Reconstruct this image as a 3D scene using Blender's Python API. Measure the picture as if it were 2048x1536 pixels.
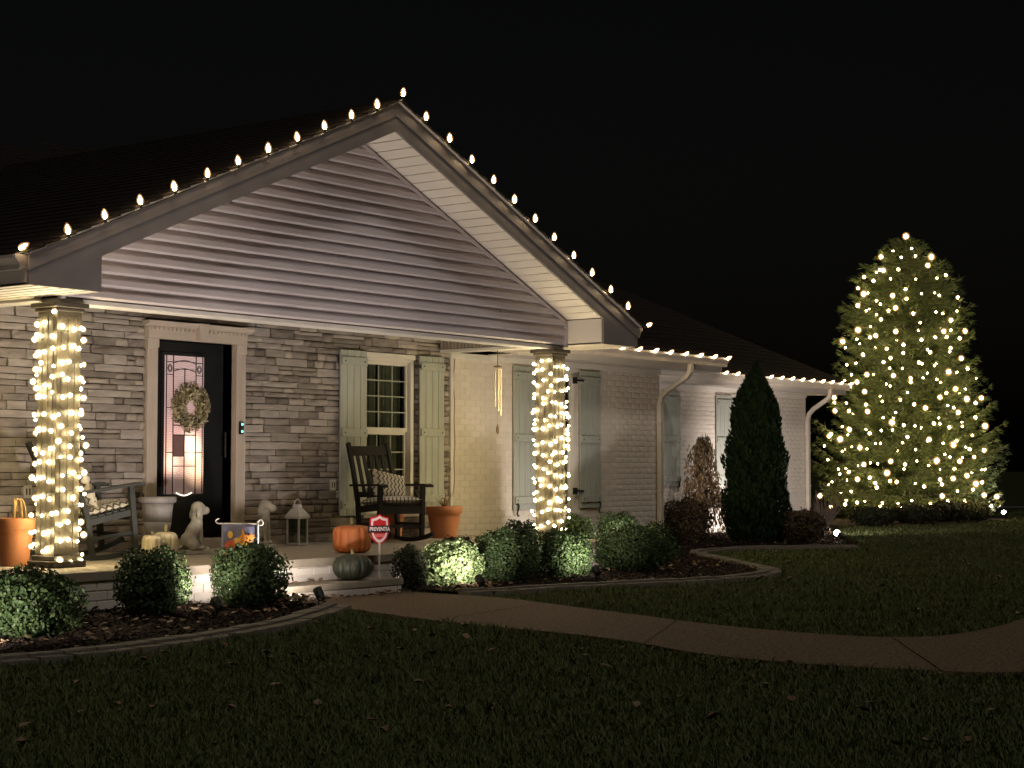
import bpy, math, random
import numpy as np
from mathutils import Vector, Matrix, Euler

random.seed(7)
RNG = np.random.default_rng(11)
scene = bpy.context.scene
for o in list(bpy.data.objects):
    bpy.data.objects.remove(o)
R = math.radians
PI = math.pi

# ------------------------------------------------------------------ camera, sky, fill sun, exposure
CAM = Vector((-12.656, -10.964, 1.242))
YAW, PITCH = 0.9246, 0.0488
cam_d = bpy.data.cameras.new('camera')
cam_d.sensor_width = 36.0
cam_d.lens = 3432.5 / 2048 * 36.0
cam_d.clip_start = 0.1
cam_d.clip_end = 900
cam = bpy.data.objects.new('camera', cam_d)
scene.collection.objects.link(cam)
cam.location = CAM
cam.rotation_euler = (PI / 2 + PITCH, 0, -YAW)
scene.camera = cam

world = bpy.data.worlds.new('World')
scene.world = world
world.use_nodes = True
wn = world.node_tree.nodes
wn.clear()
w_out = wn.new('ShaderNodeOutputWorld')
w_bg = wn.new('ShaderNodeBackground')
w_sky = wn.new('ShaderNodeTexSky')
w_sky.sky_type = 'NISHITA'
w_sky.sun_disc = False
w_sky.sun_elevation = R(28)
w_sky.sun_rotation = R(215)
w_sky.dust_density = 6.0
w_sky.air_density = 0.6
w_bg.inputs['Strength'].default_value = 0.0015
w_mix = wn.new('ShaderNodeMix')
w_mix.data_type = 'RGBA'
w_mix.blend_type = 'MULTIPLY'
w_mix.inputs[0].default_value = 1.0
w_mix.inputs[7].default_value = (1.0, 0.72, 0.45, 1)
world.node_tree.links.new(w_sky.outputs[0], w_mix.inputs[6])
world.node_tree.links.new(w_mix.outputs[2], w_bg.inputs['Color'])
world.node_tree.links.new(w_bg.outputs[0], w_out.inputs['Surface'])

fill_sun_d = bpy.data.lights.new('fill_sun', 'SUN')  # added ambient fill that lifts the lawn and facade
fill_sun_d.energy = 0.36
fill_sun_d.angle = R(8)
fill_sun_d.color = (1.0, 0.95, 0.88)
fill_sun = bpy.data.objects.new('fill_sun', fill_sun_d)
fill_sun.rotation_euler = (R(38), 0, R(-20))
scene.collection.objects.link(fill_sun)

vs = scene.view_settings
vs.view_transform = 'Standard'
vs.look = 'None'
vs.exposure = 0.3
vs.gamma = 1.0
vs.use_curve_mapping = False
scene.cycles.use_denoising = True
scene.cycles.max_bounces = 6
scene.cycles.diffuse_bounces = 3
scene.cycles.glossy_bounces = 3
scene.cycles.transparent_max_bounces = 8
scene.cycles.sample_clamp_indirect = 4.0
scene.cycles.caustics_reflective = False
scene.cycles.caustics_refractive = False

COL = scene.collection

# ------------------------------------------------------------------ materials
MATS = {}


def M(name, col, col2=None, rough=0.6, scale=6.0, detail=4.0, bump=0.0, bscale=60.0, spec=0.5, metal=0.0,
      island=False, objrand=False, emit=None, estr=0.0, coord='pos', stretch=None, sharp=(0.35, 0.65)):
    m = bpy.data.materials.new(name)
    m.use_nodes = True
    nt = m.node_tree
    b = nt.nodes['Principled BSDF']
    L = nt.links.new
    b.inputs['Roughness'].default_value = rough
    b.inputs['Metallic'].default_value = metal
    b.inputs['Specular IOR Level'].default_value = spec
    c1 = (*col, 1)
    geo = nt.nodes.new('ShaderNodeNewGeometry')
    tc = nt.nodes.new('ShaderNodeTexCoord')
    vec = geo.outputs['Position'] if coord == 'pos' else tc.outputs['Object']
    if stretch:
        mp = nt.nodes.new('ShaderNodeMapping')
        mp.inputs['Scale'].default_value = stretch
        L(vec, mp.inputs['Vector'])
        vec = mp.outputs['Vector']
    if col2 is not None:
        c2 = (*col2, 1)
        mix = nt.nodes.new('ShaderNodeMix')
        mix.data_type = 'RGBA'
        mix.inputs[6].default_value = c1
        mix.inputs[7].default_value = c2
        if island:
            L(geo.outputs['Random Per Island'], mix.inputs[0])
        else:
            nz = nt.nodes.new('ShaderNodeTexNoise')
            nz.inputs['Scale'].default_value = scale
            nz.inputs['Detail'].default_value = detail
            L(vec, nz.inputs['Vector'])
            rmp = nt.nodes.new('ShaderNodeMapRange')
            rmp.inputs['From Min'].default_value = sharp[0]
            rmp.inputs['From Max'].default_value = sharp[1]
            L(nz.outputs['Fac'], rmp.inputs['Value'])
            src = rmp.outputs[0]
            if objrand:
                oi = nt.nodes.new('ShaderNodeObjectInfo')
                ad = nt.nodes.new('ShaderNodeMath')
                ad.operation = 'MULTIPLY_ADD'
                ad.inputs[1].default_value = 0.38
                L(src, ad.inputs[0])
                mu = nt.nodes.new('ShaderNodeMath')
                mu.operation = 'MULTIPLY'
                mu.inputs[1].default_value = 0.7
                L(oi.outputs['Random'], mu.inputs[0])
                L(mu.outputs[0], ad.inputs[2])
                src = ad.outputs[0]
            L(src, mix.inputs[0])
        L(mix.outputs[2], b.inputs['Base Color'])
    else:
        b.inputs['Base Color'].default_value = c1
    if bump:
        n2 = nt.nodes.new('ShaderNodeTexNoise')
        n2.inputs['Scale'].default_value = bscale
        n2.inputs['Detail'].default_value = 5
        L(vec, n2.inputs['Vector'])
        bp = nt.nodes.new('ShaderNodeBump')
        bp.inputs['Strength'].default_value = bump
        bp.inputs['Distance'].default_value = 0.01
        L(n2.outputs['Fac'], bp.inputs['Height'])
        L(bp.outputs[0], b.inputs['Normal'])
    if emit:
        b.inputs['Emission Color'].default_value = (*emit, 1)
        b.inputs['Emission Strength'].default_value = estr
    MATS[name] = m
    return m


M('fascia', (0.205, 0.185, 0.178), (0.25, 0.225, 0.215), 0.5, scale=3)
M('siding', (0.50, 0.445, 0.45), (0.56, 0.50, 0.50), 0.45, scale=2.2, bump=0.15, bscale=25, stretch=(1, 1, 12))
M('soffit', (0.76, 0.70, 0.62), (0.80, 0.74, 0.66), 0.5, scale=2)
M('groove', (0.16, 0.13, 0.115), rough=0.8)
M('white_trim', (0.74, 0.705, 0.65), (0.67, 0.635, 0.585), 0.45, scale=4)
M('gutter_white', (0.66, 0.60, 0.52), (0.58, 0.52, 0.45), 0.35, scale=5)
M('casing', (0.55, 0.47, 0.41), (0.50, 0.43, 0.37), 0.5, scale=4)
M('beam_rib', (0.40, 0.34, 0.26), (0.34, 0.29, 0.22), 0.6)
M('column_paint', (0.085, 0.072, 0.052), (0.11, 0.094, 0.07), 0.5, scale=6)
M('stone', (0.48, 0.43, 0.395), (0.165, 0.14, 0.12), 0.85, scale=7, detail=6, bump=0.5, bscale=45, spec=0.2, objrand=True, stretch=(0.6, 1, 2.2), sharp=(0.38, 0.72))
M('mortar_dark', (0.05, 0.042, 0.036), (0.08, 0.068, 0.058), 0.95)
M('brick_white', (0.72, 0.655, 0.58), (0.63, 0.57, 0.50), 0.7, scale=4, bump=0.3, bscale=70, spec=0.3, objrand=True)
M('mortar_white', (0.66, 0.60, 0.53), (0.58, 0.525, 0.46), 0.9, scale=9)
M('shutter', (0.36, 0.38, 0.335), (0.42, 0.44, 0.39), 0.6, scale=5, bump=0.2, bscale=30, stretch=(8, 8, 0.6))
M('black_iron', (0.012, 0.012, 0.012), rough=0.4)
M('door_black', (0.010, 0.011, 0.012), (0.014, 0.015, 0.016), 0.6, spec=0.25, scale=5)
M('roof_shingle', (0.016, 0.013, 0.011), (0.030, 0.024, 0.020), 0.95, scale=14, bump=0.6, bscale=90, spec=0.1)
M('concrete', (0.34, 0.29, 0.22), (0.26, 0.22, 0.165), 0.85, scale=9, bump=0.4, bscale=120)
M('aggregate', (0.180, 0.118, 0.070), (0.055, 0.035, 0.021), 0.85, scale=42, detail=3, bump=0.9, bscale=110, sharp=(0.42, 0.60))
M('paver', (0.20, 0.175, 0.14), (0.13, 0.115, 0.09), 0.9, scale=12, bump=0.6, bscale=70, objrand=True)
M('lawn_soil', (0.034, 0.038, 0.013), (0.022, 0.026, 0.009), 0.95, scale=9, bump=0.6, bscale=60, spec=0.1)
M('grass', (0.070, 0.092, 0.030), (0.130, 0.145, 0.058), 0.75, island=True, spec=0.15)
M('mulch', (0.030, 0.020, 0.014), (0.014, 0.010, 0.008), 0.95, scale=30, bump=1.0, bscale=70, spec=0.1)
M('bark_chip', (0.050, 0.032, 0.022), (0.016, 0.011, 0.009), 0.9, island=True, spec=0.15)
M('dead_leaf', (0.30, 0.21, 0.13), (0.15, 0.085, 0.05), 0.7, island=True, spec=0.25)
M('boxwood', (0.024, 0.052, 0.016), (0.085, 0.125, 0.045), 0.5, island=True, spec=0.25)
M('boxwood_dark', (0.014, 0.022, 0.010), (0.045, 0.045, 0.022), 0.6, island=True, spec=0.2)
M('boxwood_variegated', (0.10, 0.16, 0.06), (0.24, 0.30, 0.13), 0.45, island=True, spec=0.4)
M('brown_shrub', (0.075, 0.040, 0.028), (0.115, 0.095, 0.045), 0.6, island=True, spec=0.3)
M('twig', (0.060, 0.045, 0.034), (0.035, 0.026, 0.020), 0.9, scale=20)
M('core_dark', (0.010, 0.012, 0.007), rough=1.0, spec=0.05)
M('arborvitae', (0.016, 0.038, 0.012), (0.034, 0.060, 0.020), 0.7, island=True, spec=0.2)
M('spruce', (0.030, 0.055, 0.018), (0.085, 0.110, 0.040), 0.6, island=True, spec=0.25)
M('tan_leaf', (0.34, 0.24, 0.13), (0.20, 0.135, 0.07), 0.7, island=True, spec=0.2)
M('terracotta', (0.46, 0.17, 0.065), (0.38, 0.15, 0.065), 0.7, scale=6, bump=0.2)
M('straw', (0.46, 0.30, 0.12), (0.30, 0.18, 0.07), 0.8, island=True)
M('planter_white', (0.38, 0.35, 0.345), (0.28, 0.26, 0.25), 0.6, scale=6)
M('statue', (0.38, 0.35, 0.28), (0.24, 0.215, 0.17), 0.8, scale=9, bump=0.3)
M('pumpkin_white', (0.62, 0.52, 0.33), (0.54, 0.45, 0.28), 0.55, scale=6)
M('pumpkin_orange', (0.62, 0.19, 0.055), (0.52, 0.15, 0.045), 0.5, scale=5)
M('pumpkin_green', (0.020, 0.026, 0.020), (0.052, 0.054, 0.034), 0.5, scale=14, coord='obj', stretch=(3, 3, 0.5))
M('stem', (0.26, 0.21, 0.10), (0.16, 0.13, 0.06), 0.8, scale=30)
M('chair_black', (0.014, 0.012, 0.011), (0.022, 0.018, 0.016), 0.55, spec=0.3, scale=9)
M('chair_grey', (0.020, 0.022, 0.017), (0.013, 0.015, 0.012), 0.65, scale=9)
M('lantern_white', (0.36, 0.33, 0.30), rough=0.45)
M('sign_red', (0.55, 0.012, 0.022), rough=0.4)
M('sign_black', (0.02, 0.004, 0.005), rough=0.4)
M('sign_white', (0.85, 0.72, 0.70), rough=0.4)
M('sign_pink', (0.75, 0.16, 0.17), rough=0.4)
M('flag_blue', (0.15, 0.15, 0.24), (0.19, 0.18, 0.27), 0.8, scale=10)
M('leaf_orange', (0.75, 0.23, 0.035), (0.80, 0.34, 0.06), 0.8, scale=18)
M('leaf_yellow', (0.80, 0.45, 0.09), rough=0.8)
M('leaf_red', (0.58, 0.10, 0.03), rough=0.8)
M('wreath', (0.20, 0.17, 0.10), (0.58, 0.51, 0.32), 0.7, island=True)
M('chime_metal', (0.62, 0.55, 0.42), rough=0.3, metal=0.9)
M('wood_brown', (0.14, 0.085, 0.045), rough=0.6)
M('cord_tan', (0.30, 0.19, 0.09), rough=0.6)
M('plastic_white', (0.62, 0.58, 0.52), rough=0.4)
M('wire_green', (0.012, 0.02, 0.012), rough=0.5)
M('bulb_warm', (0.9, 0.8, 0.6), rough=0.3, emit=(1.0, 0.70, 0.38), estr=75.0)
M('bulb_column', (0.9, 0.85, 0.7), rough=0.3, emit=(1.0, 0.81, 0.44), estr=85.0)
M('bulb_tree', (0.9, 0.8, 0.6), rough=0.3, emit=(1.0, 0.72, 0.34), estr=110.0)
M('lens_glow', (0.9, 0.9, 0.9), rough=0.3, emit=(1.0, 0.90, 0.84), estr=40.0)
M('led_green', (0.1, 0.6, 0.4), rough=0.3, emit=(0.12, 1.0, 0.62), estr=3.0)
M('road', (0.07, 0.066, 0.06), (0.09, 0.084, 0.075), 0.9, scale=3)
M('candle', (0.6, 0.55, 0.45), rough=0.6)


def glass_mat():
    m = bpy.data.materials.new('window_glass')
    m.use_nodes = True
    nt = m.node_tree
    nt.nodes.clear()
    out = nt.nodes.new('ShaderNodeOutputMaterial')
    mx = nt.nodes.new('ShaderNodeMixShader')
    tr = nt.nodes.new('ShaderNodeBsdfTransparent')
    tr.inputs[0].default_value = (0.72, 0.75, 0.72, 1)
    gl = nt.nodes.new('ShaderNodeBsdfGlossy')
    gl.inputs['Roughness'].default_value = 0.02
    L = nt.links.new
    mx.inputs[0].default_value = 0.06
    L(tr.outputs[0], mx.inputs[1])
    L(gl.outputs[0], mx.inputs[2])
    L(mx.outputs[0], out.inputs[0])
    MATS['window_glass'] = m


glass_mat()


def halo_mat(name, col, strength, clear):
    # oversized frosted cap added as the bulb's halo: amber emission round the bright core
    m = bpy.data.materials.new(name)
    m.use_nodes = True
    nt = m.node_tree
    nt.nodes.clear()
    out = nt.nodes.new('ShaderNodeOutputMaterial')
    mx = nt.nodes.new('ShaderNodeMixShader')
    mx.inputs[0].default_value = 1 - clear
    tr = nt.nodes.new('ShaderNodeBsdfTransparent')
    em = nt.nodes.new('ShaderNodeEmission')
    em.inputs[0].default_value = (*col, 1)
    em.inputs[1].default_value = strength
    nt.links.new(tr.outputs[0], mx.inputs[1])
    nt.links.new(em.outputs[0], mx.inputs[2])
    nt.links.new(mx.outputs[0], out.inputs[0])
    MATS[name] = m


halo_mat('halo_amber', (1.0, 0.52, 0.17), 0.75, 0.62)
halo_mat('halo_warm', (1.0, 0.62, 0.24), 0.75, 0.62)


def door_glass_mat():
    # rippled glass: the hall's light is painted as emission, brightest round its lamp
    m = bpy.data.materials.new('door_glass')
    m.use_nodes = True
    nt = m.node_tree
    L = nt.links.new
    b = nt.nodes['Principled BSDF']
    b.inputs['Base Color'].default_value = (0.25, 0.19, 0.18, 1)
    b.inputs['Roughness'].default_value = 0.12
    geo = nt.nodes.new('ShaderNodeNewGeometry')
    sep = nt.nodes.new('ShaderNodeSeparateXYZ')
    L(geo.outputs['Position'], sep.inputs[0])
    rz = nt.nodes.new('ShaderNodeMapRange')
    rz.inputs['From Min'].default_value = 0.97
    rz.inputs['From Max'].default_value = 2.42
    L(sep.outputs['Z'], rz.inputs['Value'])
    cr = nt.nodes.new('ShaderNodeValToRGB')
    e = cr.color_ramp.elements
    e[0].position = 0.0
    e[0].color = (0.035, 0.022, 0.018, 1)
    e[1].position = 1.0
    e[1].color = (0.32, 0.215, 0.20, 1)
    for p, c in ((0.10, (0.06, 0.035, 0.028, 1)), (0.16, (0.62, 0.36, 0.27, 1)), (0.33, (0.82, 0.46, 0.34, 1)), (0.45, (0.60, 0.33, 0.28, 1)), (0.62, (0.36, 0.22, 0.205, 1))):
        k = e.new(p)
        k.color = c
    L(rz.outputs[0], cr.inputs[0])
    wv = nt.nodes.new('ShaderNodeTexWave')
    wv.bands_direction = 'Z'
    wv.inputs['Scale'].default_value = 16
    wv.inputs['Distortion'].default_value = 7
    wv.inputs['Detail'].default_value = 2
    L(geo.outputs['Position'], wv.inputs['Vector'])
    mr = nt.nodes.new('ShaderNodeMapRange')
    mr.inputs['To Min'].default_value = 0.65
    mr.inputs['To Max'].default_value = 1.25
    L(wv.outputs['Fac'], mr.inputs['Value'])
    tot = cr.outputs[0]
    for (px, pz), rad, colr in (((-0.44, 1.47), 0.20, (1.3, 0.95, 0.62)), ((-0.33, 1.25), 0.26, (1.0, 0.60, 0.34)), ((-0.70, 1.30), 0.16, (0.9, 0.52, 0.34))):
        cb = nt.nodes.new('ShaderNodeCombineXYZ')
        L(sep.outputs['X'], cb.inputs[0])
        L(sep.outputs['Z'], cb.inputs[2])
        ds = nt.nodes.new('ShaderNodeVectorMath')
        ds.operation = 'DISTANCE'
        L(cb.outputs[0], ds.inputs[0])
        ds.inputs[1].default_value = (px, 0, pz)
        m2 = nt.nodes.new('ShaderNodeMapRange')
        m2.interpolation_type = 'SMOOTHSTEP'
        m2.inputs['From Min'].default_value = rad
        m2.inputs['From Max'].default_value = rad * 0.2
        L(ds.outputs['Value'], m2.inputs['Value'])
        ad = nt.nodes.new('ShaderNodeMix')
        ad.data_type = 'RGBA'
        ad.blend_type = 'ADD'
        L(m2.outputs[0], ad.inputs[0])
        L(tot, ad.inputs[6])
        ad.inputs[7].default_value = (*colr, 1)
        tot = ad.outputs[2]
    L(tot, b.inputs['Emission Color'])
    L(mr.outputs[0], b.inputs['Emission Strength'])
    MATS['door_glass'] = m


door_glass_mat()
M('swag_glow', (0.9, 0.8, 0.7), rough=0.2, emit=(1.0, 0.80, 0.60), estr=1.5)  # glow given to the door's bevel swag, which is no lamp
M('hall_dark', (0.12, 0.07, 0.06), rough=0.2, emit=(0.20, 0.10, 0.09), estr=0.35)  # dim pane: dark part of the hall painted as weak emission


def chevron_mat():
    m = bpy.data.materials.new('chevron_fabric')
    m.use_nodes = True
    nt = m.node_tree
    L = nt.links.new
    b = nt.nodes['Principled BSDF']
    b.inputs['Roughness'].default_value = 0.9
    tc = nt.nodes.new('ShaderNodeTexCoord')
    sep = nt.nodes.new('ShaderNodeSeparateXYZ')
    L(tc.outputs['Object'], sep.inputs[0])

    def math_(op, a, bb=None, v=None):
        n = nt.nodes.new('ShaderNodeMath')
        n.operation = op
        L(a, n.inputs[0])
        if bb is not None:
            L(bb, n.inputs[1])
        if v is not None:
            n.inputs[1].default_value = v
        return n.outputs[0]
    pp = math_('PINGPONG', sep.outputs['Z'], v=0.035)
    s = math_('MULTIPLY', pp, v=0.75)
    su = math_('ADD', sep.outputs['X'], bb=s)
    f = math_('DIVIDE', su, v=0.052)
    fr = math_('FRACT', f)
    gt = math_('GREATER_THAN', fr, v=0.66)
    mix = nt.nodes.new('ShaderNodeMix')
    mix.data_type = 'RGBA'
    mix.inputs[6].default_value = (0.62, 0.56, 0.45, 1)
    mix.inputs[7].default_value = (0.09, 0.08, 0.07, 1)
    L(gt, mix.inputs[0])
    L(mix.outputs[2], b.inputs['Base Color'])
    MATS['chevron_fabric'] = m


chevron_mat()

# ------------------------------------------------------------------ mesh helpers


def mesh_arrays(name, V, F):
    V = np.asarray(V, dtype=np.float32)
    F = np.asarray(F, dtype=np.int32)
    me = bpy.data.meshes.new(name)
    k = F.shape[1]
    me.vertices.add(len(V))
    me.vertices.foreach_set('co', V.ravel())
    me.loops.add(F.size)
    me.loops.foreach_set('vertex_index', F.ravel())
    me.polygons.add(len(F))
    me.polygons.foreach_set('loop_start', np.arange(0, F.size, k, dtype=np.int32))
    me.polygons.foreach_set('loop_total', np.full(len(F), k, dtype=np.int32))
    me.update(calc_edges=True)
    return me


def put(name, mesh, mat=None, parent=None, loc=None, rot=None, scale=None, smooth=False, bevel=0.0):
    o = bpy.data.objects.new(name, mesh)
    COL.objects.link(o)
    if mat:
        if not mesh.materials:
            mesh.materials.append(MATS[mat])
    if parent:
        o.parent = parent
    if loc is not None:
        o.location = loc
    if rot is not None:
        o.rotation_euler = rot
    if scale is not None:
        o.scale = scale
    if smooth:
        mesh.polygons.foreach_set('use_smooth', [True] * len(mesh.polygons))
    if bevel:
        bm = o.modifiers.new('bevel', 'BEVEL')
        bm.width = bevel
        bm.segments = 2
        bm.limit_method = 'ANGLE'
    return o


def tag(o, label=None, cat=None, group=None, kind=None):
    if label:
        o['label'] = label
    if cat:
        o['category'] = cat
    if group:
        o['group'] = group
    if kind:
        o['kind'] = kind
    return o


def thing(name, label, cat, loc=(0, 0, 0), rotz=0.0, group=None):
    o = bpy.data.objects.new(name, None)
    o.empty_display_size = 0.1
    COL.objects.link(o)
    o.location = loc
    o.rotation_euler = (0, 0, rotz)
    return tag(o, label, cat, group)


class MB:
    def __init__(s):
        s.v = []
        s.f = []

    def add(s, vs_, fs_):
        n = len(s.v)
        s.v.extend([tuple(p) for p in vs_])
        s.f.extend([tuple(i + n for i in f) for f in fs_])
        return s

    def box(s, x0, x1, y0, y1, z0, z1, mtx=None):
        vs_ = [Vector(p) for p in ((x0, y0, z0), (x1, y0, z0), (x1, y1, z0), (x0, y1, z0), (x0, y0, z1), (x1, y0, z1), (x1, y1, z1), (x0, y1, z1))]
        if mtx:
            vs_ = [mtx @ p for p in vs_]
        return s.add(vs_, ((0, 3, 2, 1), (4, 5, 6, 7), (0, 1, 5, 4), (1, 2, 6, 5), (2, 3, 7, 6), (3, 0, 4, 7)))

    def prism(s, poly, t0, t1, plane='xz'):
        n = len(poly)

        def mp(a, b, t):
            return (a, t, b) if plane == 'xz' else ((t, a, b) if plane == 'yz' else (a, b, t))
        vs_ = [mp(a, b, t0) for a, b in poly] + [mp(a, b, t1) for a, b in poly]
        fs_ = [tuple(range(n)), tuple(range(2 * n - 1, n - 1, -1))]
        fs_ += [(i, i + n, (i + 1) % n + n, (i + 1) % n) for i in range(n)]
        return s.add(vs_, fs_)

    def tube(s, pts, r, n=8, cap=True):
        pts = [Vector(p) for p in pts]
        rs = r if isinstance(r, (list, tuple)) else [r] * len(pts)
        rings = []
        prev = None
        for i, p in enumerate(pts):
            d = (pts[min(i + 1, len(pts) - 1)] - pts[max(i - 1, 0)])
            d = d.normalized() if d.length > 1e-9 else Vector((0, 0, 1))
            if prev is None:
                a = Vector((0, 0, 1)) if abs(d.z) < 0.9 else Vector((1, 0, 0))
            else:
                a = prev
            u = (a - d * a.dot(d)).normalized()
            w = d.cross(u)
            prev = u
            rings.append([p + (u * math.cos(2 * PI * k / n) + w * math.sin(2 * PI * k / n)) * rs[i] for k in range(n)])
        base = len(s.v)
        for rg in rings:
            s.v.extend([tuple(q) for q in rg])
        for i in range(len(rings) - 1):
            for k in range(n):
                a = base + i * n + k
                b = base + i * n + (k + 1) % n
                s.f.append((a, b, b + n, a + n))
        if cap:
            s.f.append(tuple(base + k for k in reversed(range(n))))
            s.f.append(tuple(base + (len(rings) - 1) * n + k for k in range(n)))
        return s

    def rtube(s, pts, a, b, up=(1, 0, 0)):
        # rectangular tube of half sizes a (along 'up') and b
        pts = [Vector(p) for p in pts]
        base = len(s.v)
        upv = Vector(up)
        for i, p in enumerate(pts):
            d = (pts[min(i + 1, len(pts) - 1)] - pts[max(i - 1, 0)]).normalized()
            u = (upv - d * upv.dot(d)).normalized()
            w = d.cross(u)
            for sa, sb in ((-1, -1), (1, -1), (1, 1), (-1, 1)):
                s.v.append(tuple(p + u * a * sa + w * b * sb))
        for i in range(len(pts) - 1):
            for k in range(4):
                q = base + i * 4 + k
                t = base + i * 4 + (k + 1) % 4
                s.f.append((q, t, t + 4, q + 4))
        s.f.append((base + 3, base + 2, base + 1, base))
        e = base + (len(pts) - 1) * 4
        s.f.append((e, e + 1, e + 2, e + 3))
        return s

    def lathe(s, prof, n=24, c=(0, 0, 0), rib=None):
        base = len(s.v)
        for r, z in prof:
            for k in range(n):
                t = 2 * PI * k / n
                rr = r * (rib(t) if rib else 1.0)
                s.v.append((c[0] + rr * math.cos(t), c[1] + rr * math.sin(t), c[2] + z))
        for i in range(len(prof) - 1):
            for k in range(n):
                a = base + i * n + k
                b = base + i * n + (k + 1) % n
                s.f.append((a, b, b + n, a + n))
        s.f.append(tuple(base + k for k in reversed(range(n))))
        s.f.append(tuple(base + (len(prof) - 1) * n + k for k in range(n)))
        return s

    def mesh(s, name):
        me = bpy.data.meshes.new(name)
        me.from_pydata(s.v, [], s.f)
        me.update()
        return me

    def build(s, name, mat, parent=None, **kw):
        return put(name, s.mesh(name), mat, parent, **kw)


def box(name, mat, parent, x0, x1, y0, y1, z0, z1, bevel=0.0):
    return MB().box(x0, x1, y0, y1, z0, z1).build(name, mat, parent, bevel=bevel)


GZ = 0.07          # lawn level
FW = Vector((math.sin(YAW), math.cos(YAW), 0))
RT = Vector((math.cos(YAW), -math.sin(YAW), 0))


def depth_of(x, y):
    return (x - CAM.x) * FW.x + (y - CAM.y) * FW.y


# ------------------------------------------------------------------ ground
PATH_R = [(-0.45, -0.47), (-0.50, -1.66), (-1.07, -3.11), (-1.73, -4.86), (-1.69, -6.0), (-0.86, -6.23), (0.3, -6.12), (3.0, -5.6), (9.0, -4.6)]
PATH_L = [(-2.10, -0.47), (-2.10, -1.05), (-2.65, -2.83), (-2.91, -4.36), (-3.46, -5.66), (-3.42, -6.78), (-3.0, -7.5), (-1.2, -8.2), (4.0, -7.6), (9.0, -6.6)]


def smooth_line(P, n=8):
    out = []
    P = [Vector((*p, 0)) for p in P]
    for i in range(len(P) - 1):
        p0 = P[max(i - 1, 0)]
        p1, p2 = P[i], P[i + 1]
        p3 = P[min(i + 2, len(P) - 1)]
        for k in range(n):
            t = k / n
            q = 0.5 * ((2 * p1) + (-p0 + p2) * t + (2 * p0 - 5 * p1 + 4 * p2 - p3) * t * t + (-p0 + 3 * p1 - 3 * p2 + p3) * t ** 3)
            out.append((q.x, q.y))
    out.append((P[-1].x, P[-1].y))
    return out


def resample(P, n):
    A = np.array(P)
    s = np.concatenate([[0], np.cumsum(np.linalg.norm(np.diff(A, axis=0), axis=1))])
    t = np.linspace(0, s[-1], n)
    return np.stack([np.interp(t, s, A[:, 0]), np.interp(t, s, A[:, 1])], 1)


path_r = smooth_line(PATH_R)
path_l = smooth_line(PATH_L)
BED_L_EDGE = [(-9.5, -1.9), (-7.6, -2.2), (-6.27, -2.32), (-5.63, -2.36), (-4.86, -2.28), (-4.07, -2.08), (-3.4, -1.81), (-2.28, -1.20)]
BED_R_EDGE = [(-0.30, -1.02), (0.13, -1.18), (0.78, -1.29), (1.67, -1.56), (2.56, -1.89), (3.53, -1.93), (4.24, -1.66), (5.11, -0.92), (6.3, 0.25), (7.05, 0.95), (7.9, 1.22), (8.87, 1.12), (9.61, 0.75), (10.25, 0.09)]
bed_l = smooth_line(BED_L_EDGE, 6)
bed_r = smooth_line(BED_R_EDGE, 6)
BED_L_POLY = bed_l + [(-2.16, -0.8), (-2.16, -0.1), (-9.5, -0.1)]
BED_R_POLY = bed_r + [(11.3, 0.5), (13.3, 1.9), (15.5, 3.1), (18.0, 4.2), (18.0, 5.4), (16.9, 5.4), (16.9, 4.28), (8.5, 4.28), (8.5, 2.28), (3.78, 2.28), (3.78, -0.1), (-0.38, -0.1), (-0.38, -0.7)]
TREE_BED = [(17.6, 5.6), (17.97, 4.5), (18.6, 3.75), (20.4, 3.44), (22.5, 3.23), (24.9, 3.35), (26.6, 4.2), (27.2, 5.6), (26.0, 7.6), (23, 8.4), (19.5, 7.6)]
PATH_POLY = path_r + list(reversed(path_l))


def inside(P, poly):
    P = np.asarray(P)
    x, y = P[:, 0], P[:, 1]
    r = np.zeros(len(P), bool)
    n = len(poly)
    for i in range(n):
        x0, y0 = poly[i]
        x1, y1 = poly[(i + 1) % n]
        c = ((y0 > y) != (y1 > y)) & (x < (x1 - x0) * (y - y0) / ((y1 - y0) if y1 != y0 else 1e-9) + x0)
        r ^= c
    return r


# lawn sheet to the horizon
g = MB()
rings = [0.0, 8, 16, 30, 60, 120, 260, 520]
cx0, cy0 = 2.0, -2.0
seg = 64
g.v.append((cx0, cy0, GZ))
for r_ in rings[1:]:
    for k in range(seg):
        g.v.append((cx0 + r_ * math.cos(2 * PI * k / seg), cy0 + r_ * math.sin(2 * PI * k / seg), GZ))
for k in range(seg):
    g.f.append((0, 1 + k, 1 + (k + 1) % seg))
for i in range(len(rings) - 2):
    for k in range(seg):
        a = 1 + i * seg + k
        b = 1 + i * seg + (k + 1) % seg
        g.f.append((a, a + seg, b + seg, b))
lawn = g.build('lawn', 'lawn_soil')
tag(lawn, kind='structure')

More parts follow.
